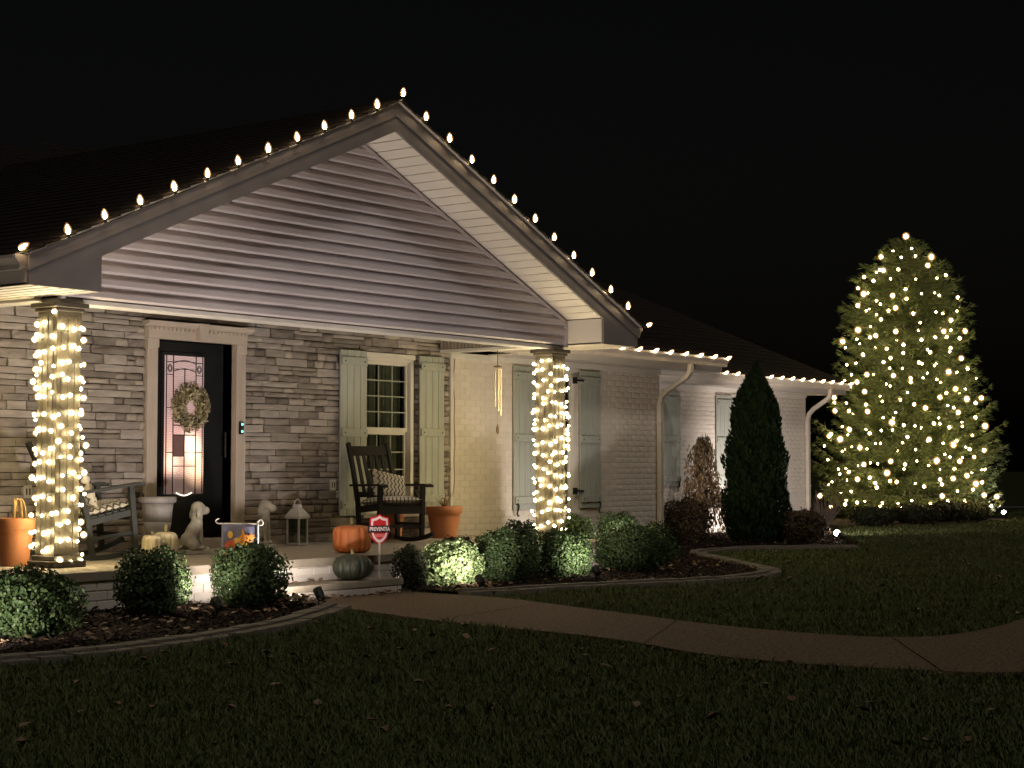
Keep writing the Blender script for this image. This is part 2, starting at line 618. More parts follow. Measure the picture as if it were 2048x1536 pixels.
# walkway: slabs between control joints
walk = bpy.data.objects.new('walkway', None)
COL.objects.link(walk)
tag(walk, 'curving brown exposed aggregate walkway from the porch step', None, kind='structure')
nA = 97
A_, B_ = resample(path_r, nA), resample(path_l, nA)
joints = [0, 11, 22, 33, 44, 55, 66, 78, 96]
for j in range(len(joints) - 1):
    i0, i1 = joints[j], joints[j + 1]
    mb = MB()
    ra = [tuple(A_[i]) for i in range(i0, i1 + 1)]
    lb = [tuple(B_[i]) for i in range(i0, i1 + 1)]

    def shrink(P, Q):
        (x0, y0), (x1, y1) = P, Q
        l_ = math.hypot(x1 - x0, y1 - y0)
        return (x0 + (x1 - x0) / l_ * 0.008, y0 + (y1 - y0) / l_ * 0.008)
    if len(ra) > 2:
        ra[0], lb[0] = shrink(ra[0], ra[1]), shrink(lb[0], lb[1])
        ra[-1], lb[-1] = shrink(ra[-1], ra[-2]), shrink(lb[-1], lb[-2])
    n = len(ra)
    zt, zb = GZ + 0.022, GZ - 0.05
    mb.v = [(p[0], p[1], zt) for p in ra] + [(p[0], p[1], zt) for p in lb] + [(p[0], p[1], zb) for p in ra] + [(p[0], p[1], zb) for p in lb]
    for i in range(n - 1):
        mb.f.append((i, i + 1, n + i + 1, n + i))
        mb.f.append((i + 1, i, 2 * n + i, 2 * n + i + 1))
        mb.f.append((n + i, n + i + 1, 3 * n + i + 1, 3 * n + i))
    mb.f.append((0, n, 3 * n, 2 * n))
    mb.f.append((n - 1, 3 * n - 1, 4 * n - 1, 2 * n - 1))
    mb.build('slab', 'aggregate', walk)

# mulch beds: lumpy sheets


def bed(name, poly, z0, label):
    import bmesh
    P = np.array(poly)
    x0, y0 = P.min(0)
    x1, y1 = P.max(0)
    st = 0.14
    xs = np.arange(x0, x1 + st, st)
    ys = np.arange(y0, y1 + st, st)
    bm = bmesh.new()
    vs_ = [bm.verts.new((p[0], p[1], 0)) for p in poly]
    bm.faces.new(vs_)
    for x in xs[1:-1:2]:
        bmesh.ops.bisect_plane(bm, geom=bm.verts[:] + bm.edges[:] + bm.faces[:], plane_co=(x, 0, 0), plane_no=(1, 0, 0))
    for y in ys[1:-1:2]:
        bmesh.ops.bisect_plane(bm, geom=bm.verts[:] + bm.edges[:] + bm.faces[:], plane_co=(0, y, 0), plane_no=(0, 1, 0))
    bmesh.ops.triangulate(bm, faces=bm.faces[:])
    for v in bm.verts:
        v.co.z = z0 + 0.014 * math.sin(v.co.x * 7.1 + v.co.y * 3.3) * math.sin(v.co.y * 6.3) + 0.012
    bm.normal_update()
    for f in bm.faces:
        if f.normal.z < 0:
            f.normal_flip()
    me = bpy.data.meshes.new(name)
    bm.to_mesh(me)
    bm.free()
    o = put(name, me, 'mulch')
    tag(o, label, None, kind='structure')
    return o


bed('mulch_bed_west', BED_L_POLY, GZ + 0.02, 'dark mulch bed in front of the porch, left of the walkway')
bed('mulch_bed_east', BED_R_POLY, GZ + 0.02, 'dark mulch bed along the white brick wall')
bed('mulch_bed_tree', TREE_BED, GZ + 0.02, 'dark mulch bed round the lit spruce')

# distant road beyond the lawn
rd = MB()
c_ = Vector((37, 7.4, 0))
rd.v = [tuple(c_ + RT * a + FW * b + Vector((0, 0, GZ + 0.012))) for a, b in ((-2.2, -0.9), (60, -0.9), (60, 1.4), (-2.2, 1.4))]
rd.f = [(0, 1, 2, 3)]
tag(rd.build('road', 'road'), kind='structure')

# paver edging
paver_me = MB().box(-0.5, 0.5, -0.5, 0.5, 0, 1).mesh('paver')
paver_me.materials.append(MATS['paver'])


def edging(label, line, side, rows=2):
    t = thing('bed_edging', label, 'edging', (line[0][0], line[0][1], GZ))
    A = np.array(line)
    L_ = np.linalg.norm(np.diff(A, axis=0), axis=1).sum()
    for r_ in range(rows):
        n = int(L_ / 0.235)
        P = resample(line, n + 1)
        for i in range(n):
            a, b = P[i], P[i + 1]
            d = b - a
            l_ = np.hypot(*d)
            nrm = np.array([-d[1], d[0]]) / l_ * side
            off = 0.06 + r_ * 0.118
            c = (a + b) / 2 + nrm * off
            o = put('paver', paver_me, None, t)
            o.location = (c[0] - line[0][0], c[1] - line[0][1], random.uniform(-0.004, 0.004) - 0.02)
            o.scale = (l_ * random.uniform(0.93, 0.97), 0.112, (0.062 if r_ == 0 else 0.045) + 0.02)
            o.rotation_euler = (random.uniform(-0.02, 0.02), random.uniform(-0.02, 0.02), math.atan2(d[1], d[0]) + random.uniform(-0.03, 0.03))
    return t


edging('two rows of tan paver edging round the mulch bed left of the walkway', bed_l, -1)
edging('two rows of tan paver edging round the mulch bed along the white brick wall', bed_r, -1)

# ------------------------------------------------------------------ the house
W, WI, HA, FB, HE, HB, HI = 4.336, 3.627, 4.8175, 0.2725, 2.898, 2.661, 2.952
DG, DW, DW2, WC, ZP = 0.545, 2.317, 4.30, 3.51, 0.419
SL_T = (HA - HE) / W
SL_B = (HA - FB - HI) / WI
house = thing('house', 'low house with stone porch, lit gable and painted white brick wing', 'house')

# --- porch slab and step
porch = box('porch', 'concrete', house, -4.45, 3.78, -0.10, DW + 0.02, ZP - 0.075, ZP, bevel=0.006)
pb = box('porch_base', 'mortar_white', house, -4.42, 3.75, -0.068, 1.5, 0.0, ZP - 0.077)
stp = box('step', 'concrete', house, -2.12, -0.42, -0.47, -0.078, 0.155, 0.215, bevel=0.006)
stb = box('step_base', 'mortar_white', house, -2.10, -0.44, -0.45, -0.08, 0.0, 0.153)

brick_me = MB()
# a painted brick with softened arrises (unit size, front face at y=-0.5)
iv = 0.06
brick_me.v = [(-.5, .5, -.5), (.5, .5, -.5), (.5, .5, .5), (-.5, .5, .5), (-.5, -.2, -.5), (.5, -.2, -.5), (.5, -.2, .5), (-.5, -.2, .5),
              (-.5 + iv * .4, -.5, -.5 + iv), (.5 - iv * .4, -.5, -.5 + iv), (.5 - iv * .4, -.5, .5 - iv), (-.5 + iv * .4, -.5, .5 - iv)]
brick_me.f = [(8, 9, 10, 11), (4, 5, 9, 8), (5, 6, 10, 9), (6, 7, 11, 10), (7, 4, 8, 11), (0, 1, 5, 4), (1, 2, 6, 5), (2, 3, 7, 6), (3, 0, 4, 7)]
BV, BF = brick_me.v, brick_me.f
brick_mesh = brick_me.mesh('brick')
brick_mesh.materials.append(MATS['brick_white'])


def place_brick(parent, c, s):
    o = put('brick', brick_mesh, None, parent)
    o.location = c
    o.scale = s
    return o


def brick_field(x0, x1, y, z0, z1, holes, ch=0.0762, bl=0.206, depth=0.02, seedoff=0):
    """returns (centre, scale) of running bond bricks on a wall facing -y at plane y"""
    out = []
    rows = int(round((z1 - z0) / ch))
    ch = (z1 - z0) / rows
    for r_ in range(rows):
        z = z0 + (r_ + 0.5) * ch
        x = x0 - (bl / 2 if (r_ + seedoff) % 2 else 0)
        while x < x1:
            a, b = max(x, x0), min(x + bl, x1)
            x += bl
            if b - a < 0.03:
                continue
            segs = [(a, b)]
            for hx0, hx1, hz0, hz1 in holes:
                if hz0 - ch / 2 < z < hz1 + ch / 2:
                    ns = []
                    for p, q in segs:
                        if q <= hx0 or p >= hx1:
                            ns.append((p, q))
                        else:
                            if p < hx0:
                                ns.append((p, hx0))
                            if q > hx1:
                                ns.append((hx1, q))
                    segs = ns
            for p, q in segs:
                if q - p < 0.03:
                    continue
                out.append((((p + q) / 2, y - depth / 2 + random.uniform(-0.0005, 0.0005), z), ((q - p) - 0.008, depth, ch - 0.008)))
    return out


def joined_bricks(name, parent, lst):
    V = np.array(BV)
    allv, allf = [], []
    n = 0
    for c, s in lst:
        allv.append(V * np.array(s) + np.array(c))
        allf.extend([[i + n for i in f] for f in BF])
        n += len(V)
    me = mesh_arrays(name, np.concatenate(allv), allf)
    o = put(name, me, 'brick_white', parent)
    o['kind'] = 'stuff'
    return o


# porch face and step risers
for c, s in brick_field(-4.42, 3.75, -0.068, 0.03, ZP - 0.08, [(-2.10, -0.44, -1, 0.19)], ch=0.078, depth=0.012):
    if c[0] < 0.3:
        place_brick(pb, c, s)
    else:
        pass
joined_bricks('brickwork', pb, [b for b in brick_field(0.3, 3.75, -0.068, 0.03, ZP - 0.08, [], ch=0.078, depth=0.012)])
for c, s in brick_field(-2.10, -0.44, -0.45, 0.03, 0.15, [], ch=0.12, bl=0.4, depth=0.012):
    place_brick(stb, c, s)

# --- stone wall
DOOR_X0, DOOR_X1, DOOR_ZT = -1.05, 0.03, 2.545
WIN_A = (2.10, 3.00, 0.72, 2.575)      # window in the stone wall
WIN_B = (5.45, 6.40, 0.66, 2.575)      # window in the brick wall
STX0, STX1, STZT = -5.2, 3.64, 2.98
swm = MB()
for a, b, z0, z1 in ((STX0, DOOR_X0, 0.1, STZT), (DOOR_X0, DOOR_X1, DOOR_ZT, STZT), (DOOR_X1, WIN_A[0], 0.1, STZT), (WIN_A[0], WIN_A[1], 0.1, WIN_A[2]), (WIN_A[0], WIN_A[1], WIN_A[3], STZT), (WIN_A[1], STX1, 0.1, STZT)):
    swm.box(a, b, DW, DW + 0.22, z0, z1)
stone_wall = swm.build('stone_wall', 'mortar_dark', house)


def stone_variant(seed):
    rg = random.Random(seed)
    nx, nz = 4, 3
    mb = MB()
    xs = [-0.5, -0.47, 0.47, 0.5] if False else [-0.5, -0.17, 0.17, 0.5]
    zs = [-0.5, 0.0, 0.5]
    for j, z in enumerate(zs):
        for i, x in enumerate(xs):
            edge = (i in (0, nx - 1)) or (j in (0, nz - 1))
            mb.v.append((x * (1 - (0.02 if edge else 0)) + rg.uniform(-0.012, 0.012), -(0.72 if edge else 0.95) - rg.uniform(-0.15, 0.15), z + rg.uniform(-0.06, 0.03) * (1 if z > 0 else -1)))
    for j in range(nz - 1):
        for i in range(nx - 1):
            a = j * nx + i
            mb.f.append((a, a + 1, a + nx + 1, a + nx))
    per = [0, 1, 2, 3, 7, 11, 10, 9, 8, 4]
    b0 = len(mb.v)
    for k in per:
        x, y, z = mb.v[k]
        mb.v.append((x, 0.02, z))
    for k in range(len(per)):
        a, b = per[k], per[(k + 1) % len(per)]
        mb.f.append((b, a, b0 + k, b0 + (k + 1) % len(per)))
    return mb


SVAR = [stone_variant(i) for i in range(7)]
SMESH = []
for s_ in SVAR:
    me = s_.mesh('stone')
    me.materials.append(MATS['stone'])
    SMESH.append(me)
st_list = []
z = 0.42
rs = random.Random(5)
holes = [(DOOR_X0 - 0.13, DOOR_X1 + 0.13, 0, 2.71), (WIN_A[0] - 0.01, WIN_A[1] + 0.01, WIN_A[2] - 0.06, WIN_A[3] + 0.02)]
while z < STZT - 0.05:
    h = rs.choice([0.055, 0.065, 0.075, 0.085, 0.098])
    h = min(h, STZT - z)
    x = STX0 + rs.uniform(-0.2, 0)
    zc = z + h / 2
    while x < STX1 - 0.03:
        l_ = rs.choice([0.14, 0.2, 0.26, 0.32, 0.4, 0.5]) * rs.uniform(0.85, 1.15)
        a, b = x, min(x + l_, STX1 + (0.05 if int(z * 40) % 2 else 0.0))
        x += l_
        segs = [(a, b)]
        for hx0, hx1, hz0, hz1 in holes:
            if hz0 < zc < hz1:
                ns = []
                for p, q in segs:
                    if q <= hx0 or p >= hx1:
                        ns.append((p, q))
                    else:
                        if p < hx0:
                            ns.append((p, hx0))
                        if q > hx1:
                            ns.append((hx1, q))
                segs = ns
        for p, q in segs:
            if q - p > 0.045:
                parts = [(zc, h)]
                if h > 0.09 and rs.random() < 0.3:
                    parts = [(z + h * 0.28, h * 0.55), (z + h * 0.78, h * 0.44)]
                for zz, hh in parts:
                    st_list.append(((p + q) / 2, zz, q - p, hh, rs.uniform(0.028, 0.052), rs.randrange(7)))
    z += h


def st_vis(s):
    x, zz, l_, hh, dp, k = s
    if x < -3.2:
        return 0
    if (1.66 < x < 2.05 or 3.04 < x < 3.45) and 0.75 < zz < 2.5:
        return 0
    return l_ * hh / depth_of(x, DW) ** 2


st_list.sort(key=st_vis, reverse=True)
for i, (x, zz, l_, hh, dp, k) in enumerate(st_list[:300]):
    o = put('stone', SMESH[k], None, stone_wall)
    o.location = (x, DW, zz)
    o.scale = (l_ - 0.008, dp, hh - 0.006)
sv, sf, n = [], [], 0
for (x, zz, l_, hh, dp, k) in st_list[300:]:
    V = np.array(SVAR[k].v) * np.array((l_ - 0.008, dp, hh - 0.006)) + np.array((x, DW, zz))
    sv.append(V)
    sf.extend([[i + n for i in f] for f in SVAR[k].f])
    n += len(V)
M('stone_rest', (0.45, 0.395, 0.345), (0.17, 0.145, 0.125), 0.85, bump=0.5, bscale=45, spec=0.2, island=True)
o = put('stonework', mesh_arrays('stonework', np.concatenate(sv), sf), 'stone_rest', stone_wall)
o['kind'] = 'stuff'
box('wall_cap', 'mortar_dark', house, STX0, STX1, DW - 0.01, DW + 0.2, STZT + 0.002, 3.4)

# --- white brick walls
bw = MB()
BX1 = 8.50
for a, b, z0, z1 in ((3.66, WIN_B[0], 0.0, 2.66), (WIN_B[0], WIN_B[1], 0.0, WIN_B[2]), (WIN_B[0], WIN_B[1], WIN_B[3], 2.66), (WIN_B[1], BX1, 0.0, 2.66)):
    bw.box(a, b, DW, DW + 0.2, z0, z1)
brick_wall = bw.build('brick_wall', 'mortar_white', house)
bl_ = brick_field(3.67, BX1, DW, 0.08, 2.62, [(WIN_B[0] - 0.02, WIN_B[1] + 0.02, WIN_B[2] - 0.07, WIN_B[3] + 0.02)], depth=0.0036)


def br_vis(b):
    c, s = b
    if 4.95 < c[0] < 5.40 or 6.44 < c[0] < 6.9:
        return 0
    if c[2] < 0.75:
        return 0
    return s[0] * s[2] / depth_of(c[0], DW) ** 2


bl_.sort(key=br_vis, reverse=True)
NB = 190
for c, s in bl_[:NB]:
    place_brick(brick_wall, c, s)
joined_bricks('brickwork', brick_wall, bl_[NB:])
W2X = 16.9
b2 = MB()
b2.box(BX1 - 0.2, W2X, DW2, DW2 + 0.2, 0, 2.66)
b2.box(W2X - 0.2, W2X, DW2 + 0.2, 12, 0, 2.66)
b2.box(BX1 - 0.2, BX1, DW + 0.2, DW2, 0, 2.66)
wing_wall = b2.build('wing_wall', 'mortar_white', house)
joined_bricks('brickwork', wing_wall, brick_field(BX1, W2X, DW2, 0.08, 2.62, [(14.06, 15.2, 0.9, 2.54)], depth=0.0032))
box('corner_trim', 'white_trim', house, 3.645, 3.70, DW - 0.05, DW + 0.01, 0.42, 2.66, bevel=0.004)

# --- porch beam and gable wall
box('porch_beam', 'white_trim', house, -WI + 0.02, WI - 0.02, DG + 0.012, DG + 0.24, 2.615, 2.655, bevel=0.004)
gable_core = MB()
gable_core.prism([(-WI + 0.01, HB), (WI - 0.01, HB), (WI - 0.01, HI - 0.02), (0, HA - FB - 0.02), (-WI + 0.01, HI - 0.02)], DG + 0.002, DG + 0.22)
gable = gable_core.build('gable_wall', 'groove', house)
pitch_h = 0.1135
k = 0
z = HB + 0.004
prof = ((0.000, 0.0), (-0.016, 0.0), (-0.034, 0.017), (-0.032, 0.062), (-0.008, 0.080), (-0.004, 0.114))
while z < HA - FB - 0.06:
    seam = (0.15, -0.95, 1.05, -0.35, 0.7)[k % 5] * min(1.0, (HA - FB - z) / SL_B / WI)
    for lap, (fa, fb_) in enumerate(((-1, 0), (0, 1))):
        mb = MB()
        for dy, dz in prof:
            xl = min(WI - 0.045, (HA - FB - (z + dz)) / SL_B - 0.02)
            xl = max(xl, 0.01)
            xs0 = -xl if fa else max(min(seam - 0.03, xl), -xl)
            xs1 = xl if fb_ else max(min(seam, xl), -xl)
            mb.v += [(xs0, DG + dy - 0.0022 * lap, z + dz), (xs1, DG + dy - 0.0022 * lap, z + dz)]
        for i in range(len(prof) - 1):
            mb.f.append((2 * i, 2 * i + 1, 2 * i + 3, 2 * i + 2))
        mb.build('siding_board', 'siding', gable)
    k += 1
    z += pitch_h
for sx in (-1, 1):
    xa, xb = sorted((sx * (WI - 0.045), sx * (WI + 0.002)))
    box('corner_post', 'siding', gable, xa, xb, DG - 0.042, DG + 0.01, HB - 0.02, HI - 0.01, bevel=0.004)
    # channel along the slope
    mb = MB()
    a0 = (sx * (WI - 0.02), HI - 0.012)
    a1 = (0.0, HA - FB - 0.012)
    mb.add([(a0[0], DG - 0.042, a0[1]), (a1[0], DG - 0.042, a1[1]), (a1[0], DG - 0.042, a1[1] - 0.035), (a0[0], DG - 0.042, a0[1] - 0.035),
            (a0[0], DG + 0.01, a0[1]), (a1[0], DG + 0.01, a1[1]), (a1[0], DG + 0.01, a1[1] - 0.035), (a0[0], DG + 0.01, a0[1] - 0.035)],
           ((0, 1, 2, 3), (7, 6, 5, 4), (3, 2, 6, 7), (0, 4, 5, 1)))
    mb.build('channel', 'siding', gable)
# electrical stub wire on the siding
MB().tube([(2.35, DG - 0.03, 2.98), (2.36, DG - 0.032, 2.90)], 0.004, 5).build('wire_stub', 'black_iron', gable)

# --- rake boards, returns, soffits, gutters
for sx in (-1, 1):
    poly = [(sx * W, HE), (0, HA), (0, HA - FB), (sx * WI, HI), (sx * WI, HB), (sx * W, HB)]
    MB().prism(poly, 0.0, 0.03).build('rake_board', 'fascia', house)
    t = 0.125
    MB().prism([(sx * (W + 0.012), HE + 0.008), (0, HA + 0.012), (0, HA - t), (sx * (W + 0.012), HE - t)], -0.014, -0.001).build('rake_trim', 'fascia', house)
    MB().prism([(sx * (W + 0.03), HE + 0.012), (0, HA + 0.030), (0, HA + 0.013), (sx * (W + 0.03), HE - 0.004)], -0.045, 0.02).build('drip_edge', 'gutter_white', house)
    # return box side and bottom
    xa, xb = sorted((sx * WI, sx * (WI + 0.02)))
    box('return_side', 'soffit', house, xa, xb, 0.032, DG, HB, HI)
    ye = 1.86 if sx > 0 else 3.2
    xa, xb = sorted((sx * (WI + 0.0), sx * W))
    sof = box('eave_soffit', 'soffit', house, xa, xb, 0.031, ye, HB + 0.004, HB + 0.02)
    for i in range(5):
        xx = sx * (WI + 0.10 + i * 0.125)
        box('soffit_seam', 'groove', sof, xx - 0.003, xx + 0.003, 0.04, ye - 0.01, HB + 0.001, HB + 0.006)
    xa, xb = sorted((sx * (W - 0.02), sx * W))
    box('eave_fascia', 'soffit', house, xa, xb, 0.031, ye, HB, HE - 0.02)
    # K-style gutter along the side eave
    gx = [(0.0, HE - 0.01), (0.125, HE - 0.01), (0.125, HE - 0.035), (0.085, HE - 0.085), (0.075, HE - 0.12), (0.0, HE - 0.12)]
    gt = MB().prism([(sx * (W + 0.001 + a), b) for a, b in gx], 0.02, ye).build('gutter', 'gutter_white', house)
    MB().prism([(sx * (W + 0.012 + a * 0.9), b + 0.012 * (0.5 if b > HE - 0.05 else 1)) for a, b in gx[:]], 0.012, 0.019).build('gutter_end_cap', 'fascia', gt)
    # sloping soffit under the rake
    al = math.atan(SL_B)
    ux, uz = math.cos(al) * sx, -math.sin(al)
    nx, nz = math.sin(al) * sx, math.cos(al)
    Lr = WI / math.cos(al)
    z0 = HA - FB
    back = MB()
    q = [(0, z0), (ux * Lr, z0 + uz * Lr)]
    back.prism([(q[0][0], q[0][1] + 0.035), (q[1][0], q[1][1] + 0.035), (q[1][0], q[1][1] + 0.05), (q[0][0], q[0][1] + 0.05)], 0.032, DG + 0.1)
    rs_ = back.build('rake_soffit', 'groove', house)
    ns_ = 26
    for i in range(ns_):
        a, b = i * Lr / ns_ + 0.006, (i + 1) * Lr / ns_ - 0.006
        MB().prism([(ux * a + nx * 0.008, z0 + uz * a + nz * 0.008), (ux * b + nx * 0.008, z0 + uz * b + nz * 0.008),
                    (ux * b + nx * 0.028, z0 + uz * b + nz * 0.028), (ux * a + nx * 0.028, z0 + uz * a + nz * 0.028)], 0.033, DG - 0.005).build('soffit_panel', 'soffit', rs_)
    # side beam of the porch with ribbed inner face
    xa, xb = sorted((sx * 3.42, sx * 3.62))
    sb = box('side_beam', 'white_trim', house, xa, xb, DG + 0.225, DW - 0.06, HB - 0.02, HB + 0.012)
    rb = MB()
    rb.box(*sorted((sx * 3.45, sx * 3.60)), DG + 0.23, DW - 0.062, HB + 0.014, 3.02)
    y = DG + 0.24
    while y < DW - 0.1:
        rb.box(*sorted((sx * 3.43, sx * 3.4501)), y, y + 0.042, HB + 0.02, 3.0)
        y += 0.055
    rb.build('ribbed_panel', 'beam_rib', sb)
box('porch_ceiling', 'white_trim', house, -3.44, 3.44, DG + 0.222, DW - 0.012, 2.985, 3.01)

# --- columns
for sx in (-1, 1):
    cx, cy = sx * WC, DG + 0.125
    h = 0.125
    col = box('column', 'column_paint', house, cx - h, cx + h, cy - h, cy + h, ZP + 0.10, 2.56, bevel=0.006)
    for i in range(-1, 2):
        box('flute', 'column_paint', col, cx + i * 0.07 - 0.012, cx + i * 0.07 + 0.012, cy - h - 0.006, cy - h + 0.002, ZP + 0.16, 2.5, bevel=0.003)
        box('flute', 'column_paint', col, cx - h - 0.006, cx - h + 0.002, cy + i * 0.07 - 0.012, cy + i * 0.07 + 0.012, ZP + 0.16, 2.5, bevel=0.003)
    cap = MB()
    cap.box(cx - h - 0.02, cx + h + 0.02, cy - h - 0.02, cy + h + 0.02, 2.54, 2.57)
    cap.box(cx - h - 0.045, cx + h + 0.045, cy - h - 0.045, cy + h + 0.045, 2.571, 2.612)
    cap.build('capital', 'column_paint', col, bevel=0.006)
    bs = MB()
    bs.box(cx - h - 0.045, cx + h + 0.045, cy - h - 0.045, cy + h + 0.045, ZP + 0.001, ZP + 0.055)
    bs.box(cx - h - 0.02, cx + h + 0.02, cy - h - 0.02, cy + h + 0.02, ZP + 0.056, ZP + 0.10)
    bs.build('column_base', 'column_paint', col, bevel=0.006)

# --- main eaves with fascia, soffit, gutter, frieze


def eave(x0, x1, ye, yw, zt, xw0, xw1):
    so = box('eave_soffit', 'soffit', house, x0, x1, ye + 0.025, yw + 0.02, 2.662, 2.675)
    yy = ye + 0.1
    while yy < yw - 0.05:
        box('soffit_seam', 'groove', so, x0 + 0.01, x1 - 0.01, yy, yy + 0.005, 2.658, 2.664)
        yy += 0.12
    box('eave_fascia', 'soffit', house, x0, x1, ye, ye + 0.022, 2.655, zt - 0.01)
    gp = [(ye - 0.001, zt), (ye - 0.125, zt), (ye - 0.125, zt - 0.03), (ye - 0.085, zt - 0.08), (ye - 0.075, zt - 0.125), (ye - 0.001, zt - 0.125)]
    MB().prism(gp, x0, x1 + 0.02, 'yz').build('gutter', 'gutter_white', house)
    box('frieze_board', 'white_trim', house, xw0, xw1, yw - 0.03, yw + 0.005, 2.585, 2.66, bevel=0.004)


eave(W + 0.14, 9.52, 1.86, DW, 2.86, 3.70, BX1)
eave(9.3, 17.72, 3.86, DW2, 2.86, BX1, W2X)
box('eave_soffit', 'soffit', house, BX1, 9.50, DW + 0.03, DW2 - 0.45, 2.664, 2.676)
box('eave_fascia', 'soffit', house, 9.50, 9.52, 1.90, 3.80, 2.655, 2.85)
box('eave_soffit', 'soffit', house, W2X, 17.70, DW2 + 0.03, 11, 2.664, 2.676)
box('eave_fascia', 'soffit', house, 17.70, 17.72, 3.9, 11, 2.655, 2.85)

# --- roofs built of overlapping shingle courses


def hip_face(x0, x1, y0, z0, slope, tmax, hip0, hip1):
    mb = MB()
    st = 0.15
    n = int(tmax / st)
    for i in range(n):
        t0, t1 = i * st, (i + 1) * st + 0.01
        a0, a1 = x0 + (t0 if hip0 else 0), x0 + (t1 if hip0 else 0)
        b0, b1 = x1 - (t0 if hip1 else 0), x1 - (t1 if hip1 else 0)
        if b1 <= a1:
            break
        za, zb = z0 + slope * t0 + 0.012, z0 + slope * t1
        mb.add([(a0, y0 + t0, za), (b0, y0 + t0, za), (b1, y0 + t1, zb), (a1, y0 + t1, zb), (a0, y0 + t0, za - 0.02), (b0, y0 + t0, za - 0.02)],
               ((0, 1, 2, 3), (0, 4, 5, 1)))
    return mb


hip_face(-12.0, 9.60, 1.76, 2.86, 0.45, 5.6, True, True).build('roof', 'roof_shingle', house)
hip_face(3.0, 17.80, 3.76, 2.86, 0.55, 5.8, False, True).build('roof', 'roof_shingle', house)
side = MB()
side.add([(9.60, 1.76, 2.85), (9.60, 9, 2.85), (4.0, 9, 5.37), (4.0, 7.36, 5.37)], ((0, 1, 2, 3),))
side.add([(17.80, 3.76, 2.85), (17.80, 15, 2.85), (12.0, 11, 6.04), (12.0, 9.56, 6.04)], ((0, 1, 2, 3),))
side.build('hip_end', 'roof_shingle', house)
for sx in (-1, 1):
    mb = MB()
    st = 0.15
    Lh = W + 0.05
    n = int(Lh / st)
    for i in range(n + 1):
        a = Lh - i * st
        b = max(Lh - (i + 1) * st - 0.01, 0)
        if a <= 0:
            break
        za, zb = HA + 0.035 - SL_T * a + 0.012, HA + 0.035 - SL_T * b
        mb.add([(sx * a, -0.05, za), (sx * b, -0.05, zb), (sx * b, 6.6, zb), (sx * a, 6.6, za), (sx * a, -0.05, za - 0.02), (sx * a, 6.6, za - 0.02), (sx * b, -0.05, zb - 0.02)],
               ((0, 1, 2, 3), (0, 3, 5, 4), (0, 4, 6, 1)))
    mb.build('roof', 'roof_shingle', house)

# --- front door
dr = MB()
dr.box(-0.98, 0.09, DW + 0.13, DW + 0.175, ZP + 0.11, DOOR_ZT - 0.005)
door = dr.build('door', 'door_black', house)
box('door_reveal', 'casing', house, DOOR_X1, DOOR_X1 + 0.03, DW - 0.045, DW + 0.2, ZP, DOOR_ZT)
box('door_reveal', 'casing', house, DOOR_X0 - 0.03, DOOR_X0, DW - 0.045, DW + 0.2, ZP, DOOR_ZT)
box('door_head', 'casing', house, DOOR_X0, DOOR_X1, DW + 0.02, DW + 0.2, DOOR_ZT, DOOR_ZT + 0.03)
box('threshold', 'casing', house, DOOR_X0, DOOR_X1, DW - 0.10, DW + 0.128, ZP + 0.001, ZP + 0.095, bevel=0.006)
gx0, gx1, gz0, gz1 = -0.80, -0.26, 0.97, 2.40
GY = DW + 0.128
lite = box('glass_frame', 'door_black', door, gx0 - 0.035, gx1 + 0.035, GY - 0.012, GY + 0.0, gz0 - 0.035, gz1 + 0.035, bevel=0.004)
xs_ = [gx0, gx0 + 0.022, gx0 + 0.115, (gx0 + gx1) / 2, gx1 - 0.115, gx1 - 0.022, gx1]


def arch(x):
    return gz1 - 0.16 + 0.03 * math.cos((x - (gx0 + gx1) / 2) / (gx1 - gx0) * PI * 1.4)


def pane(x0, x1, z0, z1, mat='door_glass'):
    MB().box(x0 + 0.003, x1 - 0.003, GY - 0.018, GY - 0.013, z0 + 0.003, z1 - 0.003).build('pane', mat, door)


pane(xs_[0], xs_[1], gz0, gz1)
pane(xs_[5], xs_[6], gz0, gz1)
for a, b in ((1, 2), (4, 5)):
    for z0, z1 in ((gz0, 1.40), (1.40, 1.86), (1.86, 2.20), (2.20, 2.33), (2.33, gz1)):
        pane(xs_[a], xs_[b], z0, z1)
pane(xs_[2], xs_[3], gz0, 1.26)
pane(xs_[2], xs_[3], 1.26, 1.36, 'door_glass')
pane(xs_[2], xs_[3], 1.36, 1.58, 'hall_dark')
pane(xs_[2], xs_[3], 1.58, 1.68)
pane(xs_[2], xs_[3], 1.68, 2.26)
pane(xs_[3], xs_[4], gz0, 1.26)
pane(xs_[3], xs_[4], 1.26, 1.40)
pane(xs_[3], xs_[4], 1.40, 1.58)
pane(xs_[3], xs_[4], 1.58, 1.68)
pane(xs_[3], xs_[4], 1.68, 2.26)
pane(xs_[2], xs_[4], 2.26, 2.34)
pane(xs_[2], xs_[4], 2.34, gz1)
came = MB()
for xq in xs_[1:6]:
    top = gz1 if xq not in (xs_[3],) else 2.27
    came.box(xq - 0.005, xq + 0.005, GY - 0.024, GY - 0.012, gz0, top)
for z_ in (1.26, 1.58, 1.68):
    came.box(xs_[2], xs_[4], GY - 0.025, GY - 0.013, z_ - 0.005, z_ + 0.005)
for z_ in (1.40, 1.86, 2.20, 2.33):
    came.box(xs_[1], xs_[2], GY - 0.0245, GY - 0.0135, z_ - 0.004, z_ + 0.004)
    came.box(xs_[4], xs_[5], GY - 0.0245, GY - 0.0135, z_ - 0.004, z_ + 0.004)
for dz in (0.0, 0.085):
    pts = [(xs_[2] + (xs_[4] - xs_[2]) * i / 10, GY - 0.019, 2.235 + dz + 0.03 * math.sin(PI * i / 10)) for i in range(11)]
    came.tube(pts, 0.0055, 5)
